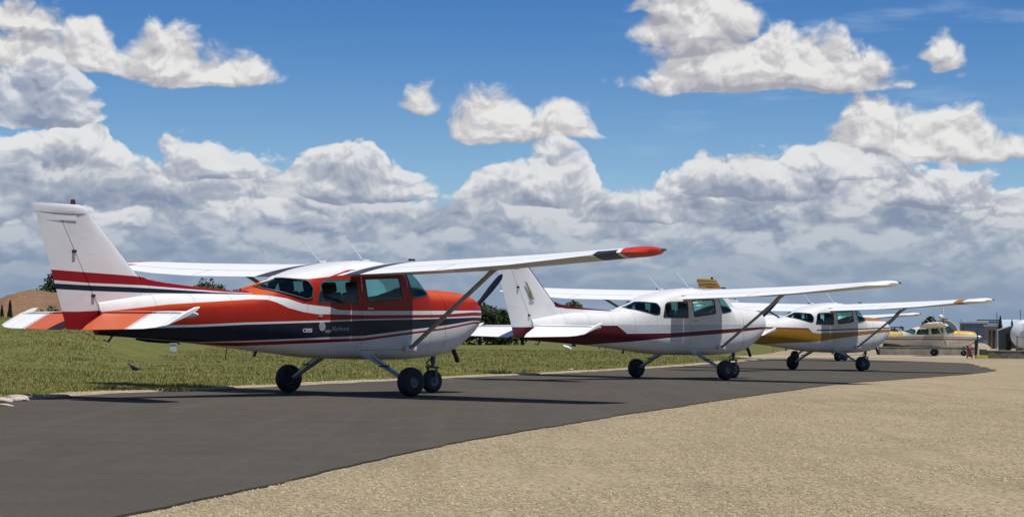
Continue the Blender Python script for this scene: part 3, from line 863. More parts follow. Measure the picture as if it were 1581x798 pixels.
        for xx in (2.62, 3.45):
            for sy in (-.25, .25):
                b = bmesh.new(); add_box(b, (2.8 - xx, sy, 1.05), (.46, .40, .14), bev=.04)
                t = Matrix.Rotation(R(-12), 3, 'Y')
                add_box(b, (2.8 - xx - .27, sy, 1.31), (.11, .41, .56), rot=t, bev=.045)
                se = from_bm('seat', b, M('seat cloth', (0.035, 0.036, 0.04), 0.9, var=0.3), root)
                b = bmesh.new(); add_box(b, (2.8 - xx - .335, sy, 1.66), (.08, .25, .16), rot=t, bev=.035); from_bm('headrest', b, M('seat cloth', (0.035, 0.036, 0.04), 0.9), se)
    # ---------------- small fittings
    for (bx, by, tx, tz) in ((2.93, .45, 3.38, 2.44), (2.60, -.12, 3.02, 2.44)):
        zb = hermite(bx, TOPX, TOPZ) - .03
        b = bmesh.new(); add_tube(b, [(2.8 - bx, by, zb), (2.8 - bx - .03, by, zb + .04), (2.8 - tx, by, tz)], [.016, .010, .006], 8)
        an = from_bm('antenna', b, M('antenna white', (0.75, 0.75, 0.75), 0.5), root)
        b = bmesh.new(); add_box(b, (2.8 - bx + .01, by, zb + .03), (.13, .07, .04), bev=.014); from_bm('antenna_base', b, M('antenna white', (0.75, 0.75, 0.75), 0.5), an)
    b = bmesh.new(); add_box(b, (2.8 - 2.42, .25, 2.075), (.34, .20, .03), bev=.012); from_bm('roof_vent', b, body_m, root)
    for nm, pp, rr_ in (('drain_mast', [(4.55, 0, .70), (4.60, 0, .60)], .02), ('belly_antenna', [(5.0, .1, .76), (5.03, .1, .56)], .006),
                        ('tail_skid', [(7.0, 0, .92), (7.08, 0, .82), (7.15, 0, .84)], .014)):
        b = bmesh.new(); add_tube(b, [(2.8 - a_, b_, c_) for a_, b_, c_ in pp], rr_, 8); from_bm(nm, b, darkin(), root)
    if text:
        sil = M('silver decal', (0.30, 0.32, 0.34), 0.4, var=0.1)
        def lettering(body, x, z, size, shear, mat, font_w=0.0):
            cu = bpy.data.curves.new('lettering', 'FONT'); cu.body = body; cu.size = size; cu.shear = shear; cu.extrude = 0.0006; cu.offset = font_w
            ob = bpy.data.objects.new('lettering', cu); C.objects.link(ob)
            dg = bpy.context.evaluated_depsgraph_get(); me = bpy.data.meshes.new_from_object(ob.evaluated_get(dg)); bpy.data.objects.remove(ob)
            me.name = 'lettering'; me.materials.clear()
            # text runs towards the nose on the starboard side, following the skin
            for q in me.vertices:
                lx = x - q.co.x; lz = z + q.co.y; q.co = Vector((2.8 - lx, -(side_y(lx, lz) + .003 + q.co.z), lz))
            return link('lettering', me, mat, root)
        lettering('CESS', 4.13, 0.965, .075, 0.0, M('white decal', (0.75, 0.75, 0.75), 0.5), .002)
        lettering('NA', 3.74, 0.955, .07, 0.0, sil, .001)
        lettering('Skyhawk', 3.64, 0.99, .095, .35, sil, .001)
        rg = []
        for q, rad in enumerate((.062, .059)):
            rg.append([(2.8 - (3.80 + rad * math.cos(t)), -(side_y(3.80, 1.05 + rad * math.sin(t)) + .002 + q * .004), 1.05 + rad * 1.15 * math.sin(t)) for t in (2 * math.pi * k / 28 for k in range(28))])
        v, f = loft(rg); from_vf('round_decal', v, f, sil, root)
        b = bmesh.new(); add_box(b, (2.8 - 3.83, -(side_y(3.83, 1.22) + .002), 1.215), (.07, .006, .05), bev=.002); from_bm('placard', b, sil, root)
        b = bmesh.new(); add_box(b, (2.8 - 6.45, -(side_y(6.45, 1.42) - .01), 1.40), (.16, .012, .012), bev=.003); from_bm('vent_slot', b, darkin(), root)
    if emblem:
        pl = [(7.487, 2.164), (7.445, 2.155), (7.300, 1.92), (7.265, 1.822), (7.215, 1.806), (7.275, 1.775), (7.365, 1.80), (7.325, 1.822), (7.40, 2.0)]
        v = []
        for yy in (-.060, -.072): v += [(2.8 - a, yy, c_) for a, c_ in pl]
        n = len(pl); f = [tuple(range(n)), tuple(range(2 * n - 1, n - 1, -1))] + [(k, (k + 1) % n, (k + 1) % n + n, k + n) for k in range(n)]
        from_vf('fin_emblem', v, f, M('gold decal', (0.26, 0.22, 0.13), 0.4), fin, smooth=False)
    return root

PM = {}
def liv(nm, fn, wfn=None, tfn=None):
    b = paint_mat(nm + ' fuselage paint', WHT, fn)
    w_ = paint_mat(nm + ' wing paint', WHT, wfn if wfn else (lambda nt, x, y, z, base: mixc(nt, 1.0, base, WWHT)), two_sided=False, grime=0.22)
    t_ = paint_mat(nm + ' tail paint', WHT, tfn, two_sided=False) if tfn else w_
    return b, w_, t_

GP = 'aeroplanes parked along the taxiway'
make_aeroplane('light_aeroplane', 'nearest high wing aeroplane, orange red over white with navy stripes and a red wing tip', GP,
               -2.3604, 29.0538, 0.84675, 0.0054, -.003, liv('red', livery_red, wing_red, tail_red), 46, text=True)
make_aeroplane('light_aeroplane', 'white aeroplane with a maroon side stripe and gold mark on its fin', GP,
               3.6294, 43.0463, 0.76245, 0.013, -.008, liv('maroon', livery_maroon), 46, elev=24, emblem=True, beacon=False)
make_aeroplane('light_aeroplane', 'white aeroplane with a wide mustard band and brown stripe near its wing tip', GP,
               9.0847, 57.6953, 0.72724, 0.004, .004, liv('mustard', livery_mustard, wing_mustard), 48, elev=22)
make_aeroplane('light_aeroplane', 'plain white aeroplane almost hidden behind the mustard banded one', GP,
               13.1, 86.0, 0.66, 0.0, 0.0, liv('plain', livery_plain), 20)
make_aeroplane('light_aeroplane', 'distant yellow topped aeroplane with brown stripes facing right beside the low wall', GP,
               26.2, 124.0, -0.24, 0.0, 0.0, liv('gold', livery_gold), 2, spinner=True)
# ------------------------------------------------------------------ the ground
rng = np.random.default_rng(7)
def w3(x, y, d=None, z=None):
    """point of the place that lies d metres out along the sight line of a photograph measurement"""
    u = (x - 790.5) / FPX; v = -(y - 399) / FPX
    r = _f + _rt * u + _up * v
    return Vector((0, 0, CAM_H)) + r * (d / r.y)

def gmat(name, cols, rough, sc, bmp, bsc, extra=None):
    m, nt, p, o = new_mat(name)
    g = nt.nodes.new('ShaderNodeNewGeometry'); v = g.outputs['Position']
    big = noise(nt, v, sc[0], 5, 0.6); mid = noise(nt, v, sc[1], 6, 0.65); fine = noise(nt, v, sc[2], 3, 0.7)
    c = mixc(nt, big.step(0.3, 0.7), cols[0], cols[1])
    c = mixc(nt, mid.step(0.42, 0.68) * 0.55, c, cols[2])
    c = mixc(nt, fine.step(0.35, 0.72) * 0.65, c, cols[3])
    if extra: c = extra(nt, v, c, big, mid, fine)
    nt.links.new(c, p.inputs['Base Color'])
    p.inputs['Roughness'].default_value = rough; p.inputs['Specular IOR Level'].default_value = 0.08
    h = noise(nt, v, bsc, 3, 0.7)
    bump(nt, p, h + mid * 0.6, bmp, 0.02)
    return m

def gravel_extra(nt, v, c, big, mid, fine):
    # stones of the chip seal, wheel sweeps and faint weeds
    vo = nt.nodes.new('ShaderNodeTexVoronoi'); vo.inputs['Scale'].default_value = 30; nt.links.new(v, vo.inputs['Vector'])
    st = X(nt, vo.outputs['Distance'])
    vc = nt.nodes.new('ShaderNodeSeparateColor'); nt.links.new(vo.outputs['Color'], vc.inputs[0])
    c = mixc(nt, st.step(0.25, 0.8) * 0.50, c, (0.11, 0.088, 0.06))
    c = mixc(nt, X(nt, vc.outputs[0]).gt(0.80) * 0.3, c, (0.50, 0.43, 0.31))
    c = mixc(nt, X(nt, vc.outputs[1]).gt(0.86) * 0.30, c, (0.14, 0.115, 0.09))
    mp = nt.nodes.new('ShaderNodeMapping'); mp.inputs['Rotation'].default_value = (0, 0, R(28)); mp.inputs['Scale'].default_value = (2.2, 0.18, 1)
    nt.links.new(v, mp.inputs[0])
    sw = noise(nt, mp.outputs[0], 1.1, 4, 0.55, dist=0.4)
    c = mixc(nt, sw.step(0.46, 0.70) * 0.55, c, (0.235, 0.188, 0.122))
    wd = noise(nt, v, 0.35, 5, 0.7)
    c = mixc(nt, wd.step(0.56, 0.72) * 0.38, c, (0.22, 0.22, 0.10))
    return c
apron_m = gmat('packed gravel', [(0.440, 0.358, 0.220), (0.360, 0.292, 0.180), (0.490, 0.402, 0.252), (0.320, 0.256, 0.158)], 0.95, (0.18, 1.6, 30), 0.7, 34, gravel_extra)

def asphalt_extra(nt, v, c, big, mid, fine):
    mp = nt.nodes.new('ShaderNodeMapping'); mp.inputs['Rotation'].default_value = (0, 0, R(18)); mp.inputs['Scale'].default_value = (2.4, 0.12, 1)
    nt.links.new(v, mp.inputs[0])
    sw = noise(nt, mp.outputs[0], 1.0, 5, 0.6, dist=0.3)
    c = mixc(nt, sw.step(0.48, 0.74) * 0.28, c, (0.125, 0.113, 0.096))
    mp2 = nt.nodes.new('ShaderNodeMapping'); mp2.inputs['Rotation'].default_value = (0, 0, R(16)); mp2.inputs['Scale'].default_value = (5, 0.25, 1)
    nt.links.new(v, mp2.inputs[0])
    s2 = noise(nt, mp2.outputs[0], 1.3, 4, 0.6)
    c = mixc(nt, s2.step(0.56, 0.75) * 0.4, c, (0.062, 0.056, 0.050))
    sp = noise(nt, v, 55, 2, 0.5)
    c = mixc(nt, sp.step(0.66, 0.72) * 0.5, c, (0.21, 0.195, 0.165))
    ol = noise(nt, v, 1.6, 3, 0.5)
    return mixc(nt, ol.step(0.70, 0.78) * 0.35, c, (0.03, 0.027, 0.024))
asphalt_m = gmat('asphalt', [(0.080, 0.071, 0.058), (0.096, 0.085, 0.069), (0.108, 0.095, 0.076), (0.060, 0.054, 0.045)], 0.95, (0.15, 1.3, 40), 0.35, 70, asphalt_extra)

def grass_extra(nt, v, c, big, mid, fine):
    d = noise(nt, v, 0.9, 6, 0.7)
    c = mixc(nt, d.step(0.50, 0.70) * 0.6, c, (0.17, 0.145, 0.055))
    return c
grass_m = gmat('grass sward', [(0.112, 0.122, 0.032), (0.142, 0.144, 0.042), (0.190, 0.168, 0.068), (0.074, 0.088, 0.024)], 0.95, (0.12, 1.4, 9), 0.8, 14, grass_extra)
dirt_m = gmat('sandy verge', [(0.42, 0.35, 0.25), (0.34, 0.27, 0.18), (0.52, 0.45, 0.34), (0.22, 0.17, 0.11)], 0.95, (0.9, 4, 24), 0.9, 30)

def sheet(name, poly, z, mat, thick=0.0):
    bm = bmesh.new(); vs = [bm.verts.new((x, y, z)) for x, y in poly]; f = bm.faces.new(vs)
    if f.normal.z < 0: bmesh.ops.reverse_faces(bm, faces=[f])
    if thick:
        r = bmesh.ops.extrude_face_region(bm, geom=[f]); 
        bmesh.ops.translate(bm, vec=(0, 0, -thick), verts=[g for g in r['geom'] if isinstance(g, bmesh.types.BMVert)])
        bmesh.ops.recalc_face_normals(bm, faces=bm.faces[:])
    bmesh.ops.triangulate(bm, faces=[g for g in bm.faces if len(g.verts) > 4])
    me = bpy.data.meshes.new(name); bm.to_mesh(me); bm.free()
    o = link(name, me, mat); o['kind'] = 'structure'; return o

# apron: fine grid close in, coarse to the horizon, one sheet
def ground_grid():
    ys = np.concatenate([np.arange(-30, 0, 6), np.geomspace(1, 6000, 90)])
    v = []; f = []; nx = 61
    for y in ys:
        hw = 30 + abs(y) * 1.2
        for k in range(nx): v.append((-hw + 2 * hw * k / (nx - 1), y, -0.010))
    for i in range(len(ys) - 1):
        for k in range(nx - 1): a = i * nx + k; f.append((a, a + 1, a + 1 + nx, a + nx))
    o = from_vf('ground', v, f, apron_m, None, smooth=True, recalc=False); o['kind'] = 'structure'
ground_grid()

def jitter(pts, step, amp, seed):
    r_ = np.random.default_rng(seed); out = []; ph = r_.random(6) * 6.28
    s = 0
    for (x0, y0), (x1, y1) in zip(pts, pts[1:]):
        L = math.hypot(x1 - x0, y1 - y0); n = max(1, int(L / step)); nx_, ny_ = -(y1 - y0) / L, (x1 - x0) / L
        for k in range(n):
            t = k / n; s += L / n
            j = amp * (0.5 * math.sin(s * 1.3 + ph[0]) + 0.35 * math.sin(s * 3.1 + ph[1]) + 0.3 * math.sin(s * 7.7 + ph[2]) + 0.35 * (r_.random() - .5))
            out.append((x0 + (x1 - x0) * t + nx_ * j, y0 + (y1 - y0) * t + ny_ * j))
    out.append(pts[-1]); return out
near_pts = [(-5.2, -14), (-3.9, -4), (-3.0, 2), (-2.3, 6), (-1.8, 9.3), (-1.35, 11.4), (-0.5, 15.9), (1.1, 21.8), (3.0, 28.3), (6.5, 39.8), (12.3, 53.6), (14.6, 60.3)]
end_pts = [(14.6, 60.3), (18.5, 81.2), (17.5, 88.5), (14.5, 97.2), (11.7, 91.7)]
far_pts = [(11.7, 91.7), (8.1, 75), (5.1, 62.3), (1.3, 48.7), (-1.4, 41.2), (-4.1, 32.6), (-5.7, 28.2), (-6.5, 24.3), (-8.0, 17), (-10, 8), (-13, -14)]
near_j = jitter(near_pts, 0.07, 0.028, 1); far_j = jitter(far_pts, 0.22, 0.07, 2); end_j = jitter(end_pts, 0.6, 0.15, 3)
sheet('taxiway', near_j[:-1] + end_j[:-1] + far_j, 0.004, asphalt_m, thick=0.04)

def edge_x(y):
    p = sorted(far_pts, key=lambda q: q[1]); return float(np.interp(y, [q[1] for q in p], [q[0] for q in p]))
def sm(a, b, x):
    t = np.clip((x - a) / (b - a), 0, 1); return t * t * (3 - 2 * t)
def grass_z(x, y):
    az = math.degrees(math.atan2(x, max(y, 1)))
    z = 1.38 * sm(-10.2, -12.8, az) * sm(45, 85, y) * (1 - sm(110, 170, y))
    dd = edge_x(y) - x
    z += 0.10 * sm(0.5, 4, dd) * (0.5 + 0.5 * math.sin(x * 0.31 + 1.2) * math.sin(y * 0.17)) + 0.02 * math.sin(x * 1.7) * math.sin(y * 1.3)
    return z * sm(0.0, 1.2, dd) - 0.002
def grass_field():
    ys = np.concatenate([np.linspace(-14, 20, 18), np.linspace(21, 95, 120), np.geomspace(97, 2500, 40)])
    offs = np.concatenate([np.linspace(0, 6, 16), np.geomspace(6.6, 900, 50)])
    v = []; f = []
    for y in ys:
        ex = edge_x(y) if y <= 91.7 else np.interp(y, [91.7, 100, 130, 300, 900, 2500], [11.7, 11.0, 17, 44, 125, 340])
        for k, o_ in enumerate(offs):
            x = ex - 0.32 - o_ + (0.10 * math.sin(y * 2.3) + 0.08 * math.sin(y * 5.1)) * (k == 0)
            v.append((x, y, grass_z(x, y) + 0.006 if y < 300 else 0.0))
    n = len(offs)
    for i in range(len(ys) - 1):
        for k in range(n - 1): a = i * n + k; f.append((a + 1, a, a + n, a + n + 1))
    o = from_vf('grass_field', v, f, grass_m, None, recalc=False); o['kind'] = 'structure'
grass_field()
# sandy verge between asphalt and grass
def verge():
    v = []; f = []; ys = np.arange(-14, 93, 0.2)
    for i, y in enumerate(ys):
        e = edge_x(y); w_ = 0.46 + 0.20 * math.sin(y * 0.9) + 0.12 * math.sin(y * 2.7 + 1) + 0.14 * rng.random() + 0.35 * sm(60, 90, y) + 0.35 * sm(27, 24, y)
        a = 0.04 + 0.05 * math.sin(y * 3.7) + 0.05 * rng.random()
        for t, h in ((-a, 0.0), (0.15, 0.018), (0.55, 0.022), (1.0, 0.0)):
            xx = e - (t * w_ if t > 0 else t)
            v.append((xx, y, 0.0085 + h * (0.6 + 0.6 * rng.random())))
    for i in range(len(ys) - 1):
        for k in range(3): a = i * 4 + k; f.append((a + 1, a, a + 4, a + 5))
    o = from_vf('sandy_verge', v, f, dirt_m, None, recalc=False); o['kind'] = 'structure'
verge()
def path_strip():
    fr = [(8.5, 95.5), (14.0, 100.5), (26, 105.5), (60, 108)]; bk = [(12.0, 108), (18, 118), (30, 126), (60, 129)]
    v = []; f = []
    for t in np.linspace(0, 3, 31):
        a_ = [np.interp(t, range(4), [p[i] for p in fr]) for i in (0, 1)]; b_ = [np.interp(t, range(4), [p[i] for p in bk]) for i in (0, 1)]
        for s_ in np.linspace(0, 1, 5): v.append((a_[0] + (b_[0] - a_[0]) * s_, a_[1] + (b_[1] - a_[1]) * s_ + .3 * math.sin(t * 9), 0.002))
    for i in range(30):
        for k in range(4): a_ = i * 5 + k; f.append((a_, a_ + 5, a_ + 6, a_ + 1))
    o = from_vf('service_path', v, f, gmat('pale dust', [(0.42, 0.35, 0.27), (0.30, 0.24, 0.17), (0.46, 0.40, 0.32), (0.30, 0.25, 0.19)], 0.95, (0.2, 2, 20), 0.4, 20), None, recalc=False); o['kind'] = 'structure'
path_strip()

# grass blades
def blades():
    V = []; F = []; A = []
    def tuft(x, y, z, h, n, w):
        for k in range(n):
            a = rng.random() * 6.283; l = rng.random() * 0.7; hh = h * (0.5 + 0.8 * rng.random())
            bx, by = x + rng.normal() * w * 3, y + rng.normal() * w * 3
            ca, sa = math.cos(a), math.sin(a); i = len(V)
            V.extend([(bx - ca * w, by - sa * w, z - .005), (bx + ca * w, by + sa * w, z - .005), (bx - sa * hh * l, by + ca * hh * l, z + hh)])
            F.append((i, i + 1, i + 2))
    N = 0
    while N < 50000:
        y = 22 + 110 * rng.random() ** 1.6; ex = edge_x(min(y, 91)); fx = -0.262 * y - 1.2
        x = ex - 0.40 - (rng.random() ** 1.15) * min(ex - fx, 60)
        if x < fx: continue
        N += 1
        patch = math.sin(x * 0.9 + 2) * math.sin(y * 0.55) + 0.6 * math.sin(x * 2.3) * math.sin(y * 1.4)
        h = (0.024 + 0.020 * max(0, patch)) * (1 + 0.35 * rng.random()); z = grass_z(x, y)
        if ex - x < 0.9: h *= 0.75
        tuft(x, y, z, h * (1 + y / 120), 5, 0.006 + y * 0.00012)
    me = bpy.data.meshes.new('grass'); me.from_pydata(V, [], F)
    m, nt, p, o_ = new_mat('grass blades')
    g = nt.nodes.new('ShaderNodeNewGeometry'); v = g.outputs['Position']
    ri = X(nt, g.outputs['Random Per Island'])
    c = mixc(nt, ri, (0.19, 0.205, 0.050), (0.31, 0.30, 0.10))
    n = noise(nt, v, 0.45, 5, 0.65)
    c = mixc(nt, n.step(0.43, 0.64) * 0.85, c, (0.36, 0.29, 0.11))
    n = noise(nt, v, 2.6, 3, 0.6)
    c = mixc(nt, n.step(0.5, 0.75) * 0.5, c, (0.10, 0.125, 0.03))
    nt.links.new(c, p.inputs['Base Color']); p.inputs['Roughness'].default_value = 0.7; p.inputs['Specular IOR Level'].default_value = 0.2
    o = link('grass', me, m); o['kind'] = 'stuff'; o['label'] = 'short rough grass beside the taxiway'; o['category'] = 'grass'
blades()

def chips_mat():
    m, nt, p, o_ = new_mat('stone chips')
    g = nt.nodes.new('ShaderNodeNewGeometry'); ri = X(nt, g.outputs['Random Per Island'])
    c = mixc(nt, ri, (0.30, 0.243, 0.150), (0.50, 0.41, 0.262)); n = noise(nt, g.outputs['Position'], 0.5, 4, .6)
    c = mixc(nt, n.step(.4, .7) * .45, c, (0.24, 0.20, 0.145))
    nt.links.new(c, p.inputs['Base Color']); p.inputs['Roughness'].default_value = .9; p.inputs['Specular IOR Level'].default_value = .15
    return m
def stones():
    V = []; F = []
    base = [(1, 0, 0), (0, 1, 0), (-1, 0, 0), (0, -1, 0), (0, 0, .7), (0, 0, -.4)]
    fc = [(0, 1, 4), (1, 2, 4), (2, 3, 4), (3, 0, 4), (1, 0, 5), (2, 1, 5), (3, 2, 5), (0, 3, 5)]
    def st(x, y, z, s):
        i = len(V); a = rng.random() * 6.28
        for q in base:
            k = s * (0.7 + 0.6 * rng.random()); xx, yy = q[0] * k, q[1] * k * 0.8
            V.append((x + xx * math.cos(a) - yy * math.sin(a), y + xx * math.sin(a) + yy * math.cos(a), z + q[2] * k))
        F.extend([tuple(i + b for b in t) for t in fc])
    for _ in range(2600):                     # along the verge
        y = 22 + 68 * rng.random() ** 1.6; st(edge_x(y) - 0.05 - abs(rng.normal()) * 0.28, y, 0.02, 0.008 + 0.022 * rng.random() ** 2.5)
    ny = [p[1] for p in near_pts]; nx_ = [p[0] for p in near_pts]
    for _ in range(5200):                     # loose chippings on the apron edge and about
        y = 8.5 + 42 * rng.random() ** 2.0; x = np.interp(y, ny, nx_) + 0.03 + (abs(rng.normal()) * 0.20 if rng.random() < 0.55 else rng.random() * 7)
        st(x, y, -0.008, 0.005 + 0.009 * rng.random() ** 2)
    n = 42000
    y = 8.4 + 22 * rng.random(n) ** 2.1; xl = np.interp(y, ny, nx_) + .02; xh = .265 * y + .4; x = xl + (xh - xl) * rng.random(n)
    r = (0.006 + 0.008 * rng.random(n) ** 1.5) * (1 + (y - 8) * .010); a = rng.random(n) * 6.28
    kp = (np.sin(x * 1.7 + y * .6) * np.sin(y * .9 - x * .8) + .8 * rng.random(n)) > .05; x, y, r, a = x[kp], y[kp], r[kp], a[kp]; n = len(x)
    B = np.array(base)[None] * (r[:, None] * (0.7 + 0.6 * rng.random((n, 6))))[:, :, None]
    ca, sa = np.cos(a)[:, None], np.sin(a)[:, None]
    PX = x[:, None] + B[:, :, 0] * ca - B[:, :, 1] * sa; PY = y[:, None] + B[:, :, 0] * sa + B[:, :, 1] * ca; PZ = -0.0085 + B[:, :, 2] * 1.1
    k0 = len(V); PV = np.stack([PX, PY, PZ], 2).reshape(-1, 3)
    V = V + PV.tolist(); fa = (np.array(fc)[None] + (k0 + 6 * np.arange(n))[:, None, None]).reshape(-1, 3); F = F + [tuple(t) for t in fa.tolist()]
    o = from_vf('loose_gravel', V, F, chips_mat(), None, recalc=False, smooth=False)
    o['kind'] = 'stuff'; o['label'] = 'loose stones scattered along both edges of the taxiway'; o['category'] = 'gravel'
stones()

def blob_mesh(name, r, sub, disp, seed, mat, squash=1.0):
    bm = bmesh.new(); bmesh.ops.create_icosphere(bm, subdivisions=sub, radius=1.0)
    rr = random.Random(seed); ph = [(rr.uniform(-3, 3), rr.uniform(-3, 3), rr.uniform(-3, 3), rr.uniform(0, 6)) for _ in range(7)]
    for v in bm.verts:
        k = 1 + disp * sum(math.sin(a * v.co.x + b * v.co.y + c * v.co.z + d) for a, b, c, d in ph) / 4
        v.co = Vector((v.co.x * r[0], v.co.y * r[1], v.co.z * r[2])) * k
    return bm

# broken concrete lumps at the left end of the verge
rock_m = simple('weathered concrete', (0.42, 0.36, 0.29), 0.9, var=0.3, scale=9, bmp=0.5)
for i, (px_, py_, r_, lab) in enumerate(((3, 621, (.13, .09, .045), 'largest pale lump of broken concrete at the taxiway corner'),
                                        (9, 627, (.10, .05, .02), 'flat white slab in front of the largest broken lump'),
                                        (26, 619, (.15, .09, .05), 'grey brown lump half buried beside the verge'),
                                        (881, 572.5, (.07, .05, .05), 'small white stone alone on the grass edge'))):
    u = (px_ - 790.5) / FPX; vv = -(py_ - 399) / FPX; r = _f + _rt * u + _up * vv; t = -CAM_H / r.z; p = r * t
    bm = blob_mesh('rock', r_, 3, 0.35, i + 3, None)
    for v in bm.verts: v.co.z = max(v.co.z, -r_[2] * .5)
    o = from_bm('rock', bm, rock_m, None, 40); o.location = (p.x, p.y, r_[2] * .5); tag(o, lab, 'rock')

def on_ground(px_, py_, z=0.0):
    u = (px_ - 790.5) / FPX; vv = -(py_ - 399) / FPX; r = _f + _rt * u + _up * vv; t = (z - CAM_H) / r.z
    return Vector((0, 0, CAM_H)) + r * t

# dark dry weeds on the verge
weed_m = simple('dry weed', (0.075, 0.075, 0.03), 0.9, var=0.5, scale=5)
for i, (px_, py_, wd, ht, lab) in enumerate(((168, 603.5, .34, .10, 'dark low weed clump nearest the tail shadow on the verge'),
                                            (205, 604, .22, .08, 'small dark weed between two larger clumps on the verge'),
                                            (258, 604.5, .45, .12, 'broad green weed clump below the red tail stripe'))):
    p = on_ground(px_, py_); V = []; F = []
    for k in range(420):
        a = rng.random() * 6.28; q = rng.random() ** .6; x = q * wd * math.cos(a); y = q * wd * .5 * math.sin(a)
        h = ht * (1.1 - q * .7) * (.5 + .7 * rng.random()); b = rng.random() * 6.28; w_ = .007
        j = len(V); V += [(x - w_ * math.cos(b), y - w_ * math.sin(b), 0), (x + w_ * math.cos(b), y + w_ * math.sin(b), 0), (x + .5 * h * math.cos(b * 3), y + .5 * h * math.sin(b * 3), h)]
        F.append((j, j + 1, j + 2))
    o = from_vf('weed', V, F, weed_m, None, smooth=False, recalc=False); o.location = (p.x, p.y, grass_z(p.x, p.y) + .01); tag(o, lab, 'weed')

# a bird walking in the grass
def bird():
    p = on_ground(206, 583); root = empty('bird', 'black bird walking on the grass behind the tail', 'bird', (p.x, p.y, grass_z(p.x, p.y) + 0.03), R(150))
    bm = bmesh.new()
    prof = [(-.19, .0, .10, .004), (-.16, 0, .105, .012), (-.10, 0, .115, .028), (-.04, 0, .125, .045), (.02, 0, .135, .048), (.06, 0, .155, .038), (.085, 0, .185, .026), (.105, 0, .205, .028), (.125, 0, .205, .020), (.14, 0, .20, .009), (.165, 0, .195, .002)]
    rings = [[(x + r * .25 * math.cos(t), r * .8 * math.sin(t), z + r * math.cos(t)) for t in (2 * math.pi * k / 12 for k in range(12))] for x, y, z, r in prof]
    v, f = loft(rings); from_vf('body', v, f, M('black feather', (0.012, 0.012, 0.016), 0.5), root, 60)
    for s in (1, -1):
        b = bmesh.new(); add_tube(b, [(.0, s * .02, .10), (.01, s * .022, .045), (-.005, s * .022, -.02)], .0035, 6); add_box(b, (.01, s * .022, -.022), (.04, .022, .005))
        from_bm('leg', b, M('bird leg', (0.03, 0.03, 0.03), 0.6), root)
bird()

# ------------------------------------------------------------------ markers and fence posts in the field
p = on_ground(267.5, 543.5, 0.1)
b = bmesh.new(); add_box(b, (0, 0, .21), (.26, .20, .38), bev=.03); add_box(b, (0, 0, .415), (.32, .25, .035), bev=.01)
mk_ = empty('marker_box', 'small white marker box standing far out on the grass', 'marker', (p.x, p.y, grass_z(p.x, p.y)))
from_bm('box', b, simple('faded white plastic', (0.62, 0.66, 0.68), 0.5, var=0.1), mk_)
b = bmesh.new(); add_box(b, (0, 0, .0), (.10, .10, .14)); from_bm('stake', b, darkin(), mk_)
p = on_ground(876, 541.0, 0.1)
bm = bmesh.new(); add_tube(bm, [(-.28, 0, .34), (-.22, 0, .30), (0, 0, .22), (.20, 0, .13), (.26, 0, .10)], [.05, .09, .11, .09, .05], 14)
o = from_bm('marker_barrel', bm, simple('white marker', (0.75, 0.75, 0.70), 0.5), None); o.location = (p.x, p.y, grass_z(p.x, p.y)); tag(o, 'white barrel shaped marker lying tilted on the grass under the maroon tail', 'marker')
for i, (px_, lab) in enumerate(((925, 'taller dark fence post under the maroon striped fuselage'), (957, 'thin fence post right of the taller dark one'))):
    p = on_ground(px_, 539.5); b = bmesh.new()
    add_box(b, (0, 0, .38), (.09 - .04 * i, .09 - .04 * i, .82), bev=.01); add_box(b, (0, 0, .80), (.12 - .05 * i, .12 - .05 * i, .03), bev=.005)
    o = from_bm('fence_post', b, simple('old timber', (0.09, 0.07, 0.055), 0.9, var=.3), None); o.location = (p.x, p.y, 0); tag(o, lab, 'fence post', 'fence posts in the field')

# ------------------------------------------------------------------ trees
leaf_mats = {}
def leaf_mat(col, key):
    if key in leaf_mats: return leaf_mats[key]
    m, nt, p, o = new_mat('foliage ' + key)
    g = nt.nodes.new('ShaderNodeNewGeometry'); ri = X(nt, g.outputs['Random Per Island'])
    c = mixc(nt, ri, tuple(a * .65 for a in col), tuple(a * 1.45 for a in col)); nt.links.new(c, p.inputs['Base Color'])
    p.inputs['Roughness'].default_value = 0.7; p.inputs['Specular IOR Level'].default_value = 0.25
    leaf_mats[key] = m; return m
bark_m = simple('bark', (0.085, 0.065, 0.05), 0.95, var=.35, scale=6, bmp=.4)

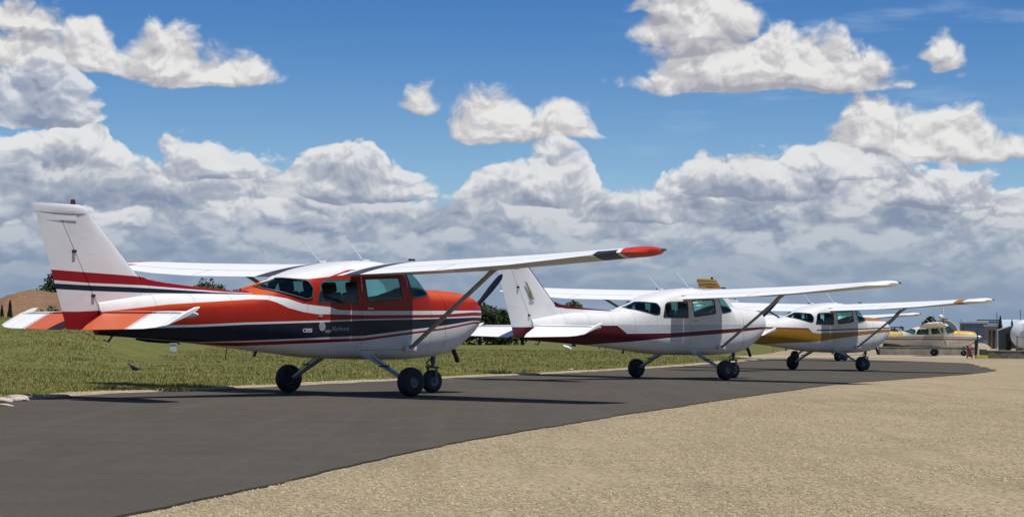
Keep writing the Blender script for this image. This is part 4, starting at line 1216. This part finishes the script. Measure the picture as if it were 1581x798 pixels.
def tree(name, label, cat, x, y, h, rad, seed, col, key, n=2600, group=None, low=0.25, leaf=0.16, z0=0.0, cluster=None):
    rr = np.random.default_rng(seed); root = empty(name, label, cat, (x, y, z0), rr.random() * 6, group)
    nl = cluster or 11
    cl = []
    for k in range(nl):
        a = rr.random() * 6.283; q = rr.random() ** .6 * rad * .68; lo_ = low + (.18 if low > .05 else .06); zz = h * (lo_ + (0.80 - lo_) * rr.random())
        cl.append((q * math.cos(a), q * math.sin(a), zz, rad * (.28 + .26 * rr.random())))
    cl.append((0, 0, h - rad * .42, rad * .42))
    b = bmesh.new(); tr = h * 0.028 + .04
    add_tube(b, [(0, 0, -.1), (tr * .2, 0, h * .2), (-tr * .3, tr * .3, h * .45), (0, 0, h * .72)], [tr * 1.35, tr, tr * .7, tr * .25], 9)
    for cx, cy, cz, cr in cl[:8]:
        add_tube(b, [(0, 0, h * (.18 + .2 * rr.random())), (cx * .5, cy * .5, cz * .72), (cx, cy, cz)], [tr * .45, tr * .28, tr * .08], 6)
    from_bm('trunk', b, bark_m, root)
    V = []; F = []
    per = n // len(cl)
    for cx, cy, cz, cr in cl:
        d = rr.normal(size=(per, 3)); d /= np.linalg.norm(d, axis=1)[:, None]
        rad_ = cr * (0.55 + 0.55 * rr.random(per) ** .5) * (1 + .22 * np.sin(d[:, 0] * 5 + cx * 3) * np.sin(d[:, 2] * 6 + cy))
        P = d * rad_[:, None] * np.array([1, 1, .8]) + np.array([cx, cy, cz])
        for q in P:
            u = rr.normal(size=3); u /= np.linalg.norm(u); w_ = np.cross(u, rr.normal(size=3)); w_ /= np.linalg.norm(w_); s = leaf * (.6 + .8 * rr.random())
            i = len(V); V.extend([tuple(q - u * s * .6), tuple(q + w_ * s * .35), tuple(q + u * s * .6), tuple(q - w_ * s * .35)]); F.append((i, i + 1, i + 2, i + 3))
    from_vf('crown', V, F, leaf_mat(col, key), root, smooth=False, recalc=False)
    return root

DK = (0.040, 0.060, 0.022); OL = (0.075, 0.085, 0.032)
def at(px_, d): return (px_ - 790.5) / FPX * d
tree('tree', 'dark round tree on the brown mound, partly behind the white rudder', 'tree', at(88, 165), 165, 5.9, 2.1, 11, DK, 'dark', 4200, leaf=.24)
tree('tree', 'bushy tree top seen between the far wing and the red dorsal stripe', 'tree', at(322, 205), 205, 6.75, 2.9, 12, OL, 'olive', 5200, cluster=16, leaf=.26)
tree('tree', 'thin small tree just right of the bushy top beyond the red aeroplane', 'tree', at(366, 205), 205, 5.7, 1.0, 13, OL, 'olive', 1000, leaf=.22)
tree('tree', 'large dark tree right behind the red aeroplane nose', 'tree', at(742, 230), 230, 5.2, 2.7, 14, DK, 'dark', 4200, low=.0, cluster=16, leaf=.30)
tree('tree', 'dark tree standing between the propeller and the white fin', 'tree', at(772, 236), 236, 4.5, 2.4, 15, DK, 'dark', 3600, low=.0, cluster=16, leaf=.30)
tree('tree', 'dark tree hidden mostly by the maroon based fin', 'tree', at(808, 240), 240, 4.9, 2.6, 16, DK, 'dark', 2400, low=.0, cluster=14, leaf=.30)
tree('tree', 'tree top just above the white fuselage right of the plain fin', 'tree', at(887, 215), 215, 5.0, 1.9, 17, OL, 'olive', 3000, low=.1, leaf=.30)
tree('tree', 'dark round tree beside the white arched shelter', 'tree', at(1437, 235), 235, 3.9, 1.2, 18, DK, 'dark', 2600, leaf=.30)
tree('shrub', 'olive shrub left of the yellow topped aeroplane cabin', 'shrub', at(1414, 180), 180, 2.2, 1.1, 19, OL, 'olive', 1400, low=.0)
tree('shrub', 'dark shrub at the foot of the brown mound behind the far elevator', 'shrub', at(82, 128), 128, 2.2, 1.5, 20, DK, 'dark', 1800, low=.0, z0=.3)
# cypresses
def spire(name, label, x, y, h, r, seed, col, key, z0=0):
    rr = np.random.default_rng(seed); root = empty(name, label, 'tree', (x, y, z0), 0)
    b = bmesh.new(); add_tube(b, [(0, 0, -.1), (0, 0, h * .5), (0, 0, h * .9)], [.08, .05, .01], 8); from_bm('trunk', b, bark_m, root)
    V = []; F = []
    for k in range(1500):
        t = rr.random() ** 0.8; a = rr.random() * 6.283; q = r * (1 - t) ** .7 * (0.35 + .75 * rr.random() ** .5) * (1 + .15 * math.sin(t * 22 + a * 2))
        c = np.array([q * math.cos(a), q * math.sin(a), .1 + t * (h - .1)]); u = np.array([.25 * math.cos(a), .25 * math.sin(a), 1.0]); w_ = np.array([-math.sin(a), math.cos(a), 0]); s = .16 * (.6 + .8 * rr.random())
        i = len(V); V += [tuple(c - u * s * .5), tuple(c + w_ * s * .3), tuple(c + u * s * .6), tuple(c - w_ * s * .3)]; F.append((i, i + 1, i + 2, i + 3))
    from_vf('crown', V, F, leaf_mat(col, key), root, smooth=False, recalc=False)
spire('cypress', 'narrow cypress at the left edge in front of the brown mound', at(4, 140), 140, 2.75, .30, 31, DK, 'dark')
spire('cypress', 'taller narrow cypress just right of the one at the left edge', at(16.5, 140), 140, 3.1, .34, 32, DK, 'dark')
spire('cypress', 'pointed dark conifer between the grey sheds', at(1545, 262), 262, 4.35, .55, 33, (.05, .05, .045), 'grey')
spire('cypress', 'shorter pointed conifer left of the white tank', at(1563, 262), 262, 3.8, .5, 34, (.05, .05, .045), 'grey')

# dirt mound behind the tail
def mound():
    V = []; F = []; n = 60; m = 24
    prof_x = [-190, -60, -20, 0, 8, 25, 45, 66, 91, 120, 160, 240]; prof_y = [515, 478, 466, 460, 461.5, 454.5, 448, 449, 454, 466, 490, 517]
    d = 150.0
    for j in range(m + 1):
        s = j / m
        for i in range(n + 1):
            px_ = -190 + 430 * i / n; top = (521.5 + .0092 * (px_ - 790) - np.interp(px_, prof_x, prof_y)) / FPX * d + CAM_H
            c = math.sin(math.pi * s) ** .8; yy = d + (s - .5) * 26
            bmp = .10 * math.sin(i * .9 + j * .7) * math.sin(j * 1.3) + .06 * math.sin(i * 2.3 + j * 2.1)
            V.append((at(px_, d), yy, max(-.1, top * c + bmp * c)))
    for j in range(m):
        for i in range(n): a = j * (n + 1) + i; F.append((a, a + 1, a + n + 2, a + n + 1))
    mt = gmat('dry earth', [(0.24, 0.145, 0.085), (0.19, 0.115, 0.07), (0.28, 0.18, 0.11), (0.13, 0.08, 0.05)], .95, (.3, 1.6, 5), .9, 6)
    o = from_vf('hill', V, F, mt, None); o['kind'] = 'structure'
mound()

# far woods along the horizon
def woods():
    V = []; F = []
    for k in range(15000):
        px_ = -300 + 2300 * rng.random(); d = 900 + 60 * rng.random()
        top = 6.4 + 1.3 * math.sin(px_ * .021) + .9 * math.sin(px_ * .083 + 1) + .6 * math.sin(px_ * .31)
        if px_ < 700: top *= .6
        z = top * rng.random() ** .7; s = .9 + .8 * rng.random(); x = at(px_, d)
        a = rng.random() * 3.14; i = len(V); ca, sa = math.cos(a) * s, math.sin(a) * s
        V += [(x - ca, d - sa, z - s * .3), (x + ca * .3, d + sa * .3, z - s * .7), (x + ca, d + sa, z + s * .2), (x - ca * .2, d, z + s * .7)]; F.append((i, i + 1, i + 2, i + 3))
    o = from_vf('distant_woods', V, F, leaf_mat((0.05, 0.07, 0.06), 'far'), None, smooth=False, recalc=False)
    o['kind'] = 'stuff'; o['label'] = 'dark far off tree line along the horizon'; o['category'] = 'woods'
woods()

# ------------------------------------------------------------------ airfield sheds, right
def bxo(nm, c, s, mat, par=None, rot=0, bev=0.0):
    b = bmesh.new(); add_box(b, c, s, rot=Matrix.Rotation(rot, 3, 'Z') if rot else None, bev=bev); return from_bm(nm, b, mat, par)
blue_m = simple('blue grey sheet metal', (0.13, 0.17, 0.25), 0.5, var=.12, scale=1.2)
roof_m = simple('pale sheet roof', (0.42, 0.50, 0.56), 0.4, var=.15, scale=1.0)
roofb = simple('blue sheet roof', (0.20, 0.30, 0.42), 0.4, var=.15)
taupe = simple('taupe render', (0.26, 0.23, 0.20), 0.8, var=.2)
dkbr = simple('dark recess', (0.035, 0.03, 0.028), 0.9)
grn = simple('grey green boards', (0.10, 0.12, 0.11), 0.8, var=.2)
whm = simple('white sheet', (0.72, 0.74, 0.76), 0.5, var=.06)
conc = simple('aged concrete', (0.24, 0.22, 0.18), 0.9, var=.25, scale=1.5, bmp=.3)

d = 300.0; k = d / FPX
sh = empty('hangar', 'blue grey sheet metal hangar with a pale low roof', 'hangar', (at(1505, d), d, 0), -math.atan2(at(1505, d), d))
bxo('wall', (0, 3, 1.85), (38 * k, 6, 3.7), blue_m, sh)
bxo('door', (0, -.04, 1.55), (30 * k, .08, 3.1), simple('blue door', (0.16, 0.20, 0.28), .5, var=.08), sh)
bxo('roof', (-.1, 3, 3.88), (44 * k, 7, .36), roof_m, sh, bev=.05)
bxo('corner_post', (-20.5 * k, -.1, 2.1), (3 * k, .3, 4.2), taupe, sh)
d = 320.0; k = d / FPX
sh = empty('storage_building', 'building with a flat dark blue roof behind the hangar', 'building', (at(1527, d), d, 0), -math.atan2(at(1527, d), d))
bxo('wall', (0, 3, 1.9), (34 * k, 5, 3.8), taupe, sh); bxo('roof', (0, 3, 4.15), (40 * k, 6, .32), roofb, sh)
bxo('parapet', (0, 0, 4.45), (36 * k, .3, .15), dkbr, sh)
d = 285.0; k = d / FPX
sh = empty('open_fronted_shed', 'taupe shed with tall dark openings right of the hangar', 'shed', (at(1533, d), d, 0), -math.atan2(at(1533, d), d))
bxo('wall', (0, 2, 1.6), (24 * k, 4, 3.2), taupe, sh)
for q, w_ in ((-4, 2.2), (2, 3.4), (8, 2)):
    bxo('doorway', (q * k, -.05, 1.3), (w_ * k, .12, 2.6), dkbr, sh)
bxo('roof', (0, 2, 3.28), (27 * k, 4.6, .16), roof_m, sh)
d = 330.0; k = d / FPX
sh = empty('large_hangar', 'long pale roofed building at the right edge', 'building', (at(1580, d), d, 0), -math.atan2(at(1580, d), d))
bxo('wall', (0, 5, 1.6), (66 * k, 9, 3.2), taupe, sh)
b = bmesh.new(); W_ = 35 * k
v = [(-W_, -.4, 3.2), (W_, -.4, 3.2), (W_ * .96, 5, 4.75), (-W_ * .96, 5, 4.75), (-W_, 10, 3.2), (W_, 10, 3.2)]
from_vf('roof', v + [(a, b_, c - .12) for a, b_, c in v], [(0, 1, 2, 3), (3, 2, 5, 4), (7, 6, 9, 8), (8, 9, 10, 11), (0, 6, 7, 1), (4, 5, 11, 10), (0, 3, 9, 6), (3, 4, 10, 9), (1, 7, 8, 2), (2, 8, 11, 5)], roof_m, sh, smooth=False)
d = 215.0; k = d / FPX
sh = empty('garden_shed', 'small grey green shed with a white sloping roof beside the white tank', 'shed', (at(1551, d), d, 0), -math.atan2(at(1551, d), d))
w_ = 20 * k
v = [(-w_ / 2, 0, 0), (w_ / 2, 0, 0), (w_ / 2, 0, 2.6), (-w_ / 2, 0, 2.1), (-w_ / 2, 3, 0), (w_ / 2, 3, 0), (w_ / 2, 3, 2.6), (-w_ / 2, 3, 2.1)]
from_vf('wall', v, [(0, 1, 2, 3), (5, 4, 7, 6), (4, 0, 3, 7), (1, 5, 6, 2), (3, 2, 6, 7)], grn, sh, smooth=False)
b = bmesh.new(); add_box(b, (0, 1.4, 0), (w_ * 1.16, 3.5, .12), rot=None); o = from_bm('roof', b, whm, sh); o.location = (0, 0, 2.44); o.rotation_euler = (0, -math.atan2(.5, w_), 0)
bxo('door', (w_ * .30, -.03, .95), (.50, .07, 1.8), dkbr, sh); bxo('corner_board', (-w_ / 2, -.02, 1.05), (.16, .08, 2.1), whm, sh)
# white round-ended tank lying towards the viewer
d = 210.0; k = d / FPX; r = 22 * k
tk = empty('storage_tank', 'big white cylindrical tank lying at the right edge behind the railing', 'tank', (at(1583, d), d, 0), -math.atan2(at(1583, d), d))
rings = []
for yy, q in ((-.55, .02), (-.52, .25), (-.42, .55), (-.25, .82), (-.08, .96), (0.05, 1), (5.0, 1), (5.1, .95), (5.4, .6), (5.5, .02)):
    rings.append([(r * q * math.cos(t), yy, 1.72 + r * q * math.sin(t)) for t in (2 * math.pi * i / 40 for i in range(40))])
v, f = loft(rings); from_vf('tank_shell', v, f, whm, tk, 30)
for yy in (.6, 4.2): bxo('cradle', (0, yy, .2), (1.9, .3, .5), conc, tk)
b = bmesh.new()
for q in (-.2, .2): add_tube(b, [(q, -.62, .05), (q, -.62, 2.9)], .03, 6)
for i in range(9): add_tube(b, [(-.2, -.62, .3 + .3 * i), (.2, -.62, .3 + .3 * i)], .02, 6)
from_bm('ladder', b, steel(), tk)
# arched shelter
d = 245.0; k = d / FPX; r = 26.5 * k
ar = empty('arched_shelter', 'white rimmed arched shelter behind the yellow topped aeroplane', 'shelter', (at(1456, d), d, 0), -math.atan2(at(1456, d), d))
zc_ = 3.78 - r
ro = [(r * math.cos(t), zc_ + r * math.sin(t)) for t in np.linspace(0, math.pi, 25)]; ro = [(r, 0)] + ro + [(-r, 0)]
ri_ = [(x * .90, z if z < .01 else zc_ + (z - zc_) * .90) for x, z in ro]
v = [(x, 0, z) for x, z in ro] + [(x, 0, z) for x, z in ri_] + [(x, .5, z) for x, z in ro] + [(x, .5, z) for x, z in ri_]; n = len(ro); f = []
for i in range(n - 1):
    f += [(i, i + 1, n + i + 1, n + i), (2 * n + i + 1, 2 * n + i, 3 * n + i, 3 * n + i + 1), (i + 1, i, 2 * n + i, 2 * n + i + 1), (n + i, n + i + 1, 3 * n + i + 1, 3 * n + i)]
from_vf('arch_frame', v, f, whm, ar)
v = [(x, .3, z) for x, z in ri_] + [(x, 6, z) for x, z in ri_]; f = [tuple(range(n))[::-1]] + [(i, i + 1, n + i + 1, n + i) for i in range(n - 1)] + [tuple(range(n, 2 * n))]
from_vf('arch_cover', v, f, simple('grey tarpaulin', (0.38, 0.38, 0.38), 0.6, var=.12), ar)
b = bmesh.new(); add_box(b, (r * .52, .15, 1.95), (.75, .2, .75), rot=Matrix.Rotation(R(45), 3, 'Y'), bev=.05); from_bm('red_panel', b, simple('rust red', (0.28, 0.10, 0.07), .7), ar)
mt = empty('wind_mast', 'slim white mast rising above the arched shelter', 'mast', (at(1456.5, 240), 240, 0))
b = bmesh.new(); add_tube(b, [(0, 0, 0), (0, 0, 3.6)], .06, 8); from_bm('pole', b, darkin(), mt)
b = bmesh.new(); add_tube(b, [(0, 0, 3.6), (0, 0, 3.7), (0, 0, 5.05)], [.10, .12, .09], 10); from_bm('tube', b, whm, mt)
b = bmesh.new(); bmesh.ops.create_uvsphere(b, u_segments=14, v_segments=10, radius=.30, matrix=Matrix.Translation((-.25, 0, 3.85))); from_bm('globe', b, whm, mt)
b = bmesh.new(); add_box(b, (.1, 0, 3.62), (.9, .3, .12), bev=.03); from_bm('bracket', b, darkin(), mt)
for px_, y0, y1, lab in ((1521.5, 482, 497, 'thin dark aerial above the blue hangar'), (1557, 477, 490, 'thin dark aerial above the long pale roof')):
    d = 330.0; b = bmesh.new(); zt = CAM_H + (528.5 - y0) / FPX * d
    add_tube(b, [(0, 0, 0), (0, 0, zt * .7), (0, 0, zt)], [.07, .05, .03], 8)
    for zz in (.85, .93): add_tube(b, [(-.3, 0, zt * zz), (.3, 0, zt * zz)], .02, 6)
    o = from_bm('aerial', b, darkin(), None); o.location = (at(px_, d), d - 8, 0); tag(o, lab, 'aerial')
# low walls
W1_ = on_ground(1363, 549.5); W2_ = on_ground(1500, 550.5)
def wall(name, lab, a, c, h, th, mat, cope):
    L = (c - a).length; ang = math.atan2(c.y - a.y, c.x - a.x); mid = (a + c) / 2
    rt_ = empty(name, lab, 'wall', (mid.x, mid.y, -.03), ang)
    bxo('masonry', (0, 0, h / 2), (L, th, h), mat, rt_, bev=.01); bxo('coping', (0, 0, h + .025), (L + .04, th + .06, .05), cope, rt_, bev=.01)
    return rt_
wall('low_wall', 'low grey concrete wall running behind the yellow topped aeroplane', Vector((24.0, 130.6, 0)), Vector((31.0, 134.0, 0)), .50, .25, conc, conc)
stone_m = simple('dark rubble stone', (0.13, 0.115, 0.095), .9, var=.6, scale=3.5, bmp=.8)
wall('rubble_wall', 'dark rubble stone wall under the metal railing at the right edge', Vector((25.9, 107.5, 0)), Vector((31.5, 108.0, 0)), .42, .35, stone_m, simple('grey coping', (.30, .28, .24), .9))
# railing
rl = empty('railing', 'grey metal railing of tall posts and rails in front of the white tank', 'railing', (26.9, 106.5, -.03))
rm_ = simple('galvanised', (0.14, 0.14, 0.14), .5, metal=.4)
for i, x in enumerate((0, .42, .98, 1.30, 1.9, 2.5)):
    b = bmesh.new(); add_tube(b, [(x, 0, 0), (x, 0, 1.25 if i < 3 else 1.45)], .03, 8); from_bm('post', b, rm_, rl)
for z_ in (.62, 1.2):
    b = bmesh.new(); add_tube(b, [(0, 0, z_), (2.5, 0, z_)], .022, 8); from_bm('rail', b, rm_, rl)
# post, box, red extinguisher, sand pile
b = bmesh.new(); add_tube(b, [(0, 0, 0), (0, 0, .98), (0, 0, 1.0)], [.075, .075, .04], 12); o = from_bm('bollard', b, blackm(), None); o.location = (at(1507.5, 108), 108, -.03); tag(o, 'black bollard between the red extinguisher and the yellow box', 'bollard')
yb = empty('equipment_box', 'dark box on a yellow base beside the black bollard', 'box', (at(1516, 107), 107, -.03))
bxo('base', (0, 0, .10), (.62, .4, .20), simple('yellow paint', (0.42, 0.36, 0.05), .6), yb, bev=.02); bxo('case', (.08, 0, .36), (.34, .3, .32), simple('dark green box', (.05, .06, .035), .7), yb, bev=.02)
yb = empty('equipment_box', 'olive box on the ground right of the yellow based one', 'box', (at(1530, 107), 107, -.03))
bxo('case', (0, 0, .22), (.40, .3, .42), simple('olive box', (.12, .11, .04), .7), yb, bev=.02); bxo('lid', (0, 0, .445), (.44, .34, .04), simple('grey coping', (.30, .28, .24), .9), yb, bev=.01)
ex = empty('fire_extinguisher', 'red wheeled fire extinguisher standing below the yellow aeroplane propeller', 'extinguisher', (at(1498, 107.5), 107.5, -.03))
b = bmesh.new(); add_tube(b, [(0, 0, .10), (0, 0, .14), (0, 0, .50), (0, 0, .58), (0, 0, .62)], [.07, .09, .09, .06, .03], 16); from_bm('cylinder', b, simple('red enamel', (.22, .015, .02), .5), ex)
b = bmesh.new(); add_tube(b, [(-.10, .08, .1), (-.10, .14, .70), (.10, .14, .70), (.10, .08, .1)], .014, 8); add_tube(b, [(0, 0, .62), (-.12, -.08, .50), (-.14, -.08, .25)], .014, 8); from_bm('handle', b, blackm(), ex)
for s in (-1, 1):
    b = bmesh.new(); bmesh.ops.create_cone(b, cap_ends=True, segments=18, radius1=.10, radius2=.10, depth=.04, matrix=Matrix.Translation((s * .13, .06, .10)) @ Matrix.Rotation(R(90), 4, 'Y')); from_bm('wheel', b, rubber(), ex)
bm = blob_mesh('sand', (1.0, .8, .75), 3, .18, 5, None)
for v in bm.verts: v.co.z = max(v.co.z, -.05)
o = from_bm('sand_heap', bm, dirt_m, None, 60); o.location = (at(1514, 150), 150, 0); tag(o, 'pale sand heap behind the black bollard', 'sand heap')
# dark tractor beyond the yellow aeroplane
tr = empty('tractor', 'dark tractor with a slanting boom behind the yellow aeroplane tail', 'tractor', (at(1387, 140), 140, -.03), R(8))
b = bmesh.new(); add_box(b, (0, 0, .95), (1.3, .7, .5), bev=.08); add_box(b, (-.45, 0, 1.35), (.25, .5, .4), bev=.05); from_bm('body', b, blackm(), tr)
b = bmesh.new(); add_box(b, (-.05, 0, 1.88), (.75, .8, .07), bev=.02)
from_bm('canopy', b, blackm(), tr)
for sx in (-.35, .25):
    for sy in (-.3, .3):
        b = bmesh.new(); add_tube(b, [(sx, sy, 1.1), (sx, sy, 1.88)], .03, 6); from_bm('canopy_post', b, blackm(), tr)
b = bmesh.new(); add_box(b, (.02, -.37, 1.42), (.16, .05, .42), rot=Matrix.Rotation(R(-20), 3, 'Y'), bev=.02); from_bm('white_panel', b, whm, tr)
b = bmesh.new(); add_tube(b, [(.1, -.3, 1.95), (.40, -.3, 1.55), (.85, -.3, 1.1)], .06, 8); from_bm('boom', b, blackm(), tr)
for sx, rr_ in ((-.45, .5), (.5, .32)):
    for sy in (-.42, .42):
        b = bmesh.new(); bmesh.ops.create_cone(b, cap_ends=True, segments=24, radius1=rr_, radius2=rr_, depth=.2, matrix=Matrix.Translation((sx, sy, rr_)) @ Matrix.Rotation(R(90), 4, 'X')); from_bm('wheel', b, rubber(), tr)
